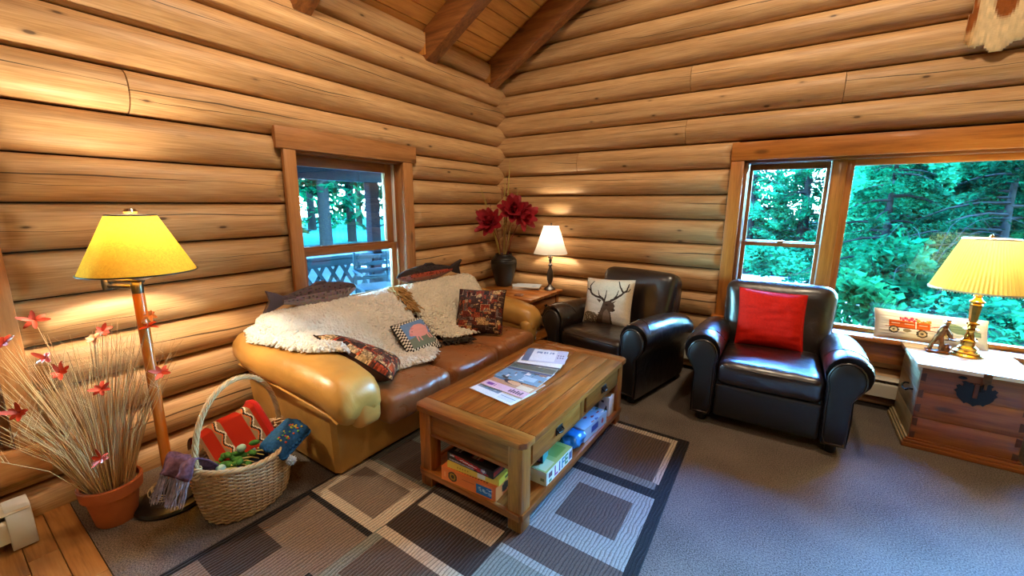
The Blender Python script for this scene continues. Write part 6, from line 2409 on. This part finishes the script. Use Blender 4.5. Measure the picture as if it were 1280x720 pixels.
# green plush sprig toy
gp = thing('green_plush', 'green plush leafy bundle with pale tips, lying in the basket', 'toy', tuple(bw_(.04, -.06, .265)), R(19))
b = B()
for k in range(26):
    c = Vector((r.gauss(0, .03), r.gauss(0, .055), r.uniform(-.02, .035)))
    b.ell(c, (.016, .026, .013), 8, 6, Matrix.Rotation(r.uniform(0, 3), 4, 'Z'))
b.build('leaves', M['green'], gp)['kind'] = 'stuff'
for y_, z_ in ((-.095, .012), (.02, .05)):
    B().puff((.0, y_, z_), (.036, .040, .034), .015, 8).build('pale_tip', plain('pale_green_plush', c8(150, 186, 170), .9), gp)
b = B()
for k in range(7):
    y_ = -.09 + .03 * k
    b.tube([(.02, y_, .01), (.045, y_ + .03, .004), (.07, y_ + .05, -.012)], [.005, .004, .002], 5)
b.build('stalks', M['stemg'], gp)['kind'] = 'stuff'
for k, (x, y, a, rx) in enumerate(((.105, -.05, 4, 64), (.118, -.04, 9, 60), (.130, -.03, 2, 56))):
    m = thing('magazine', ['dark magazine in the basket, behind its neighbours', 'grey magazine in the middle of the three in the basket', 'dark blue magazine in the basket, against the woven rim'][k], 'magazine', tuple(bw_(x - .02, y, .12)), 0, 'magazines in the basket', rot=(R(-rx + 90 - 60), 0, R(19 + 90 + a)))
    cm = plain('magazine_cover_%s' % 'xyz'[k], c8(*[(40, 44, 50), (150, 160, 172), (34, 48, 76)][k]), .3, coat=.2)
    B().bb((-.11, -.003, 0), (.11, .003, .150)).build('pages', M['paper'], m, smooth=0)
    B().bb((-.112, -.005, -.001), (.112, -.0031, .151)).bb((-.112, .0031, -.001), (.112, .005, .151)).build('cover', cm, m, smooth=0)

# ================================================================== PINE CHEST
ch = thing('wooden_chest', 'old pine chest with a pale lid and black iron lock plate under the window', 'chest', (.98, 3.725, 0))
CL = ch.location
cx0, cx1, cy0, cy1 = .742, 1.215, 3.472, 3.972
def Hc(lo, hi, name, mat, bv=.003, parent=None):
    return rb([lo[i] - CL[i] for i in range(3)], [hi[i] - CL[i] for i in range(3)], name, M[mat] if isinstance(mat, str) else mat, parent or ch, bevel=bv)
zs_ = [.02, .20, .37, .532]
M['litpine'] = wood('window_lit_pine', c8(136, 116, 82), c8(168, 148, 108), c8(188, 168, 128), axis='y', rough=0.5)  # chest pine paled: window light painted into its left side and left moulding
for i in range(3):
    Hc((cx0 + .002, cy0, zs_[i] + .0006), (cx1 - .002, cy0 + .022, zs_[i + 1] - .0006), 'front_plank', 'pine_x', .0015)
    Hc((cx0, cy0 + .022, zs_[i] + .0006), (cx0 + .022, cy1, zs_[i + 1] - .0006), 'side_plank', 'litpine', .0015)
    Hc((cx1 - .022, cy0 + .022, zs_[i] + .0006), (cx1, cy1, zs_[i + 1] - .0006), 'side_plank', 'pine_y', .0015)
Hc((cx0 + .022, cy1 - .02, .02), (cx1 - .022, cy1, .532), 'back_panel', 'pine_x')
Hc((cx0 + .02, cy0 + .02, .02), (cx1 - .02, cy1 - .02, .04), 'bottom_panel', 'pine_x')
# dovetail tails showing end grain at both front corners
M['endgrain'] = plain('dark_end_grain', c8(84, 46, 20), .6, noise=.2, nscale=80)
for x_, s in ((cx0, 1), (cx1, -1)):
    for z in (.075, .17, .265, .36, .47):
        b = B()
        pts = [(0, z - .022), (.024 * s, z - .028), (.024 * s, z + .028), (0, z + .022)]
        b.add([(x_ + px - CL.x + .0025 * s, cy0 - .0012 - CL.y, z_ - CL.z) for px, z_ in pts] + [(x_ + px - CL.x + .0025 * s, cy0 + .004 - CL.y, z_ - CL.z) for px, z_ in pts],
              [(0, 1, 2, 3), (7, 6, 5, 4), (0, 4, 5, 1), (1, 5, 6, 2), (2, 6, 7, 3), (3, 7, 4, 0)])
        b.build('dovetail', M['endgrain'], ch, smooth=0)
lid = empty('lid', parent=ch)
for i in range(4):
    w = (cy1 + .012 - cy0 + .028) / 4
    y0_ = cy0 - .028 + i * w
    Hc((cx0 - .03, y0_ + .0005, .536), (cx1 + .03, y0_ + w - .0005, .560), 'lid_plank', 'lidpine', .002, lid)
Hc((cx0 - .022, cy0 - .02, .515), (cx0 - .002, cy1, .536), 'lid_batten', 'lidpine', .003, lid)
Hc((cx1 + .002, cy0 - .02, .515), (cx1 + .022, cy1, .536), 'lid_batten', 'lidpine', .003, lid)
for i, (z0, z1, o_) in enumerate(((.0, .028, .032), (.028, .046, .024), (.046, .060, .014))):
    Hc((cx0 - o_, cy0 - o_, z0), (cx1 + o_, cy0 - .0005, z1), 'base_moulding', 'pine_x', .004)
    Hc((cx0 - o_, cy0 - .0005, z0), (cx0 - .0005, cy1, z1), 'base_moulding', 'litpine', .004)
    Hc((cx1 + .0005, cy0 - .0005, z0), (cx1 + o_, cy1, z1), 'base_moulding', 'pine_y', .004)
# wrought lock plate with scrolled edge, hasp and staple
lk = empty('lock_plate', parent=ch)
lx, lz = .987, .425
out = [(-.078, .012), (-.086, .030), (-.072, .040), (-.060, .030), (-.056, .046), (-.066, .060), (-.050, .066), (-.034, .058), (-.020, .060), (-.016, .050), (.018, .050), (.022, .060), (.036, .058), (.050, .066), (.066, .060), (.058, .046), (.062, .030), (.074, .040), (.088, .030), (.080, .012), (.090, .0), (.080, -.012),
       (.076, -.030), (.064, -.048), (.050, -.060), (.040, -.074), (.030, -.066), (.014, -.072), (.0, -.084), (-.014, -.072), (-.030, -.066), (-.040, -.074), (-.050, -.060), (-.064, -.048), (-.076, -.030), (-.080, -.012), (-.092, .0)]
b = B()
n = len(out)
yy0, yy1 = cy0 - .006 - CL.y, cy0 - .0012 - CL.y
b.add([(lx + x - CL.x, yy0, lz + z) for x, z in out] + [(lx + x - CL.x, yy1, lz + z) for x, z in out] + [(lx - CL.x, yy0 - .001, lz)],
      [(i, (i + 1) % n, 2 * n) for i in range(n)] + [(i, i + n, (i + 1) % n + n, (i + 1) % n) for i in range(n)])
b.build('plate', M['iron'], lk, smooth=0)
rb((lx - .012 - CL.x, yy0 - .008, lz - .03), (lx + .008 - CL.x, yy0 - .002, lz + .062), 'hasp_strap', M['endgrain'], lk, bevel=.002)
rb((lx + .010 - CL.x, yy0 - .012, lz + .012), (lx + .034 - CL.x, yy0 - .002, lz + .055), 'lock_case', M['iron'], lk, bevel=.003)
B().ell((lx - .066 - CL.x, yy0 + .001, lz + .083), (.020, .003, .010)).build('keyhole_cover', M['iron'], lk)
hs = empty('hasp', parent=ch)
rb((lx + .012 - CL.x, cy0 - .034 - CL.y, .5605), (lx + .040 - CL.x, cy0 + .05 - CL.y, .563), 'hasp_hinge', M['chrome'], hs, bevel=.001)
rb((lx + .008 - CL.x, cy0 - .034 - CL.y, .500), (lx + .044 - CL.x, cy0 - .030 - CL.y, .562), 'hasp_drop', M['bronze'], hs, bevel=.001)
rb((lx + .020 - CL.x, cy0 - .030 - CL.y, .462), (lx + .032 - CL.x, cy0 - .0262 - CL.y, .505), 'hasp_tongue', M['bronze'], hs, bevel=.001)
hn = empty('side_handle', parent=ch)
hy, hz = 3.64 - CL.y, .345
for d in (-.06, .06):
    B().tube([(cx0 - CL.x, hy + d, hz), (cx0 - .022 - CL.x, hy + d, hz)], .006, 8).build('handle_staple', M['iron'], hn)
B().tube([(cx0 - .020 - CL.x, hy - .06, hz), (cx0 - .034 - CL.x, hy - .055, hz - .012), (cx0 - .040 - CL.x, hy, hz - .018), (cx0 - .034 - CL.x, hy + .055, hz - .012), (cx0 - .020 - CL.x, hy + .06, hz)], .006, 8).build('handle_bail', M['iron'], hn)

# brass lamp with a pleated shade
bl = thing('table_lamp', 'brass table lamp with a yellow pleated shade, on the pine chest', 'table lamp', (1.005, 3.835, .5602))
B().lathe([(0, 0), (.086, 0), (.088, .008), (.078, .016), (.070, .020), (.072, .030), (.058, .038), (.050, .042), (.050, .052), (.038, .062), (.034, .066), (.034, .088), (.040, .094), (.040, .102), (.030, .108), (.024, .125), (.017, .155), (.021, .165), (.036, .172), (.036, .178), (.022, .184), (.020, .20), (.024, .206), (.034, .212), (.032, .222), (.024, .228)], 36).build('base', M['brass'], bl)
b = B()
for z, r_ in ((.228, .022), (.335, .032), (.345, .026)):
    pass
b.lathe([(.021, .226), (.031, .338), (.026, .348)], 8)
b.build('fluted_column', M['brass'], bl, smooth=20)
B().lathe([(.026, .346), (.036, .354), (.036, .362), (.022, .372), (.016, .39), (.024, .396), (.022, .404), (.012, .41), (.010, .50), (0, .50)], 24).build('cap', M['brass'], bl)
NP = 72
def pleat(an, z):
    return 1 + .016 * (1 if int(round(an / (2 * math.pi) * NP * 2)) % 2 else -1)
sp = [(.236, .438), (.204, .53), (.172, .622), (.140, .715), (.124, .762)]
B().lathe(sp, NP * 2, rfn=pleat, cap=False).build('shade', M['yellow'], bl, smooth=12)
for r_, z, nn in ((.238, .441, 1), (.1255, .760, 1)):
    B().ring([(r_ * math.cos(a), r_ * math.sin(a), z) for a in [2 * math.pi * i / 72 for i in range(72)]], .0045).build('shade_trim', M['cordc'], bl)
b = B()
for i in range(96):
    a = 2 * math.pi * i / 96
    b.ell((.238 * math.cos(a), .238 * math.sin(a), .434), (.0035, .0035, .006), 5, 4)
b.build('bead_fringe', M['cordc'], bl)['kind'] = 'stuff'
B().tube([(0, 0, .50), (0, 0, .77)], .003, 6).lathe([(0, .768), (.010, .770), (.010, .780), (0, .792)], 12).tube([(-.122, 0, .758), (.122, 0, .758)], .002, 5).tube([(0, -.122, .758), (0, .122, .758)], .002, 5).build('finial', M['brass'], bl)
B().ell((0, 0, .56), (.028, .028, .042)).build('glass_bulb', M['bulb'], bl)
bulb(bl, .62, 21, (1.0, .84, .58), .035)

# bronze figurine of a stooping man in a hat with a pan
fg = thing('figurine', 'small bronze figurine of a stooping man in a hat, beside the brass lamp', 'figurine', (.862, 3.80, .5602))
b = B()
b.puff((0, 0, .008), (.115, .075, .016), .008, 6)
b.tube([(-.042, -.008, .012), (-.030, -.005, .060), (-.008, 0, .112)], [.012, .012, .017], 10)      # trailing leg
b.tube([(.016, .008, .012), (.018, .006, .062), (.004, .004, .112)], [.012, .012, .017], 10)
b.tube([(-.002, .002, .104), (.006, 0, .140), (.016, -.004, .172), (.021, -.006, .188)], [.020, .024, .023, .013], 12)
b.ell((.025, -.008, .203), (.012, .012, .015))
b.lathe([(0, .212), (.027, .212), (.027, .2155), (.014, .2175), (.012, .230), (0, .232)], 16, (.026, -.008, 0))
b.tube([(.018, -.024, .168), (.040, -.030, .136), (.052, -.026, .106)], [.010, .009, .008], 8)
b.tube([(.012, .018, .168), (.038, .022, .134), (.052, .006, .106)], [.010, .009, .008], 8)
b.ell((-.038, -.008, .014), (.018, .010, .010))
b.ell((.026, .010, .014), (.018, .010, .010))
for x, y, z, s in ((.040, -.010, .03, .020), (.046, .010, .024, .018), (.044, 0, .05, .014)):
    b.ell((x, y, z), (s, s * .9, s * 1.1))
remeshed(b, 'body', M['bronze'], fg, .0032, 2)
B().lathe([(0, .094), (.016, .094), (.026, .103), (.027, .105), (.015, .098), (0, .097)], 18, (.062, -.010, 0)).build('pan', M['bronze'], fg)

# ================================================================== BASEBOARD HEATERS
def heater(label, loc, rz, L):
    """back on y=0, facing -y"""
    h = thing('baseboard_heater', label, 'heater', loc, rz)
    def ext(pts, th, name, mat='beige'):
        b = B()
        n = len(pts)
        b.add([(x, y, z) for x in (0, L) for y, z in pts], [tuple(range(n)), tuple(range(2 * n - 1, n - 1, -1))] + [(i, i + n, (i + 1) % n + n, (i + 1) % n) for i in range(n)])
        return b.build(name, M[mat], h, bevel=.0015, seg=1)
    ext([(-.0, .03), (-.004, .03), (-.004, .19), (-.0, .19)], 0, 'back_plate')
    ext([(-.0, .19), (-.0, .198), (-.040, .198), (-.058, .180), (-.054, .176), (-.038, .190)], 0, 'top_cover')
    ext([(-.060, .050), (-.064, .050), (-.064, .145), (-.055, .158), (-.052, .154), (-.060, .143)], 0, 'front_panel')
    b = B()
    nf = int(L / .02)
    for i in range(nf):
        x = .07 + (L - .14) * i / nf
        b.bb((x, -.050, .06), (x + .002, -.008, .15))
    b.build('fins', M['iron'], h, smooth=0)['kind'] = 'stuff'
    for x in (0, L - .07):
        b = B()
        pts = [(0, .005), (-.066, .005), (-.067, .150), (-.045, .201), (0, .201)]
        n = len(pts)
        b.add([(xx, y, z) for xx in (x - .003, x + .073) for y, z in pts], [tuple(range(n)), tuple(range(2 * n - 1, n - 1, -1))] + [(i, i + n, (i + 1) % n + n, (i + 1) % n) for i in range(n)])
        b.build('end_cap', M['beige' if rz == 0 else 'white'], h, bevel=.003)
    return h
heater('long almond baseboard heater under the window behind the armchairs', (-1.75, 4.035, .06), 0, 3.9)
hl = heater('white baseboard heater with a plain end cap on the plank floor by the left wall', (-2.785, -1.25, 0.0), R(90), 1.39)
hl.scale = (1, 1.9, .95)

# ================================================================== COW HIDE ON THE WALL
hide = thing('cow_hide', 'brown and cream cow hide hanging on the log wall above the window', 'hide', (1.15, 4.03, 2.45))
cell = .012
OUT = [(.742, 2.80), (.735, 2.70), (.728, 2.60), (.733, 2.545), (.750, 2.515), (.79, 2.497), (.815, 2.515), (.832, 2.483), (.86, 2.462), (.91, 2.455), (.945, 2.49), (.965, 2.515), (.99, 2.51), (1.03, 2.53), (1.10, 2.56), (1.2, 2.60), (1.4, 2.58), (1.7, 2.66), (1.9, 2.9), (1.8, 3.2), (1.4, 3.4), (1.0, 3.35), (.8, 3.1), (.76, 2.95)]
idx, vt, vb = {}, [], []
x0, x1, z0, z1 = .70, 1.95, 2.43, 3.45
nx_, nz_ = int((x1 - x0) / cell), int((z1 - z0) / cell)
for j in range(nz_ + 1):
    for i in range(nx_ + 1):
        x, z = x0 + i * cell, z0 + j * cell
        if not in_poly((x, z), OUT):
            continue
        d = pdist((x, z), OUT)
        y = 4.045 - .022 - .02 * math.sqrt(min(1, d / .05)) - .012 * mnoise.noise(Vector((x * 6, z * 6, 0)))
        y -= .006 * mnoise.noise(Vector((x * 60 + z * 20, z * 14, 2)))
        idx[(i, j)] = len(vt)
        vt.append(Vector((x, y, z)))
        vb.append(Vector((x, y + .014, z)))
n0 = len(vt)
fs, edges, fc = [], {}, []
for (i, j), k in idx.items():
    if all(q in idx for q in ((i + 1, j), (i, j + 1), (i + 1, j + 1))):
        f = (k, idx[(i + 1, j)], idx[(i + 1, j + 1)], idx[(i, j + 1)])
        fs.append(f)
        p = vt[k]
        q = mnoise.noise(Vector((p.x * 3.3, p.z * 3.3, 4.2))) + .25 * mnoise.noise(Vector((p.x * 30, p.z * 12, 1)))
        def bl(cx, cz, a, c_):
            return 1 - ((p.x - cx) / a) ** 2 - ((p.z - cz) / c_) ** 2
        br_ = max(bl(.885, 2.76, .055, .13), bl(1.10, 2.86, .16, .14), bl(.735, 2.70, .035, .12)) + .55 * q
        br_ = max(0.0, min(1.0, br_ * 2.2))
        tan = max(0.0, min(1.0, 1.2 - (p.x - .73) / .045 + .6 * q)) * .75
        s_k = 1 + .22 * mnoise.noise(Vector((p.x * 70, p.z * 25, 7)))
        base = Vector(c8(224, 196, 150)).lerp(Vector(c8(190, 132, 70)), tan).lerp(Vector(c8(142, 78, 32)), br_)
        fc.append(tuple(c_ * s_k for c_ in base))
        for a, c_ in zip(f, f[1:] + f[:1]):
            if (c_, a) in edges:
                del edges[(c_, a)]
            else:
                edges[(a, c_)] = 1
b = B()
cols = fc + [c8(220, 196, 160)] * (len(fs) + len(edges))
b.add([v - hide.location for v in vt + vb], fs + [tuple(n0 + q for q in reversed(f)) for f in fs] + [(c_, a, a + n0, c_ + n0) for a, c_ in edges], color=cols)
b.build('hide_skin', M['hide'], hide, smooth=180)
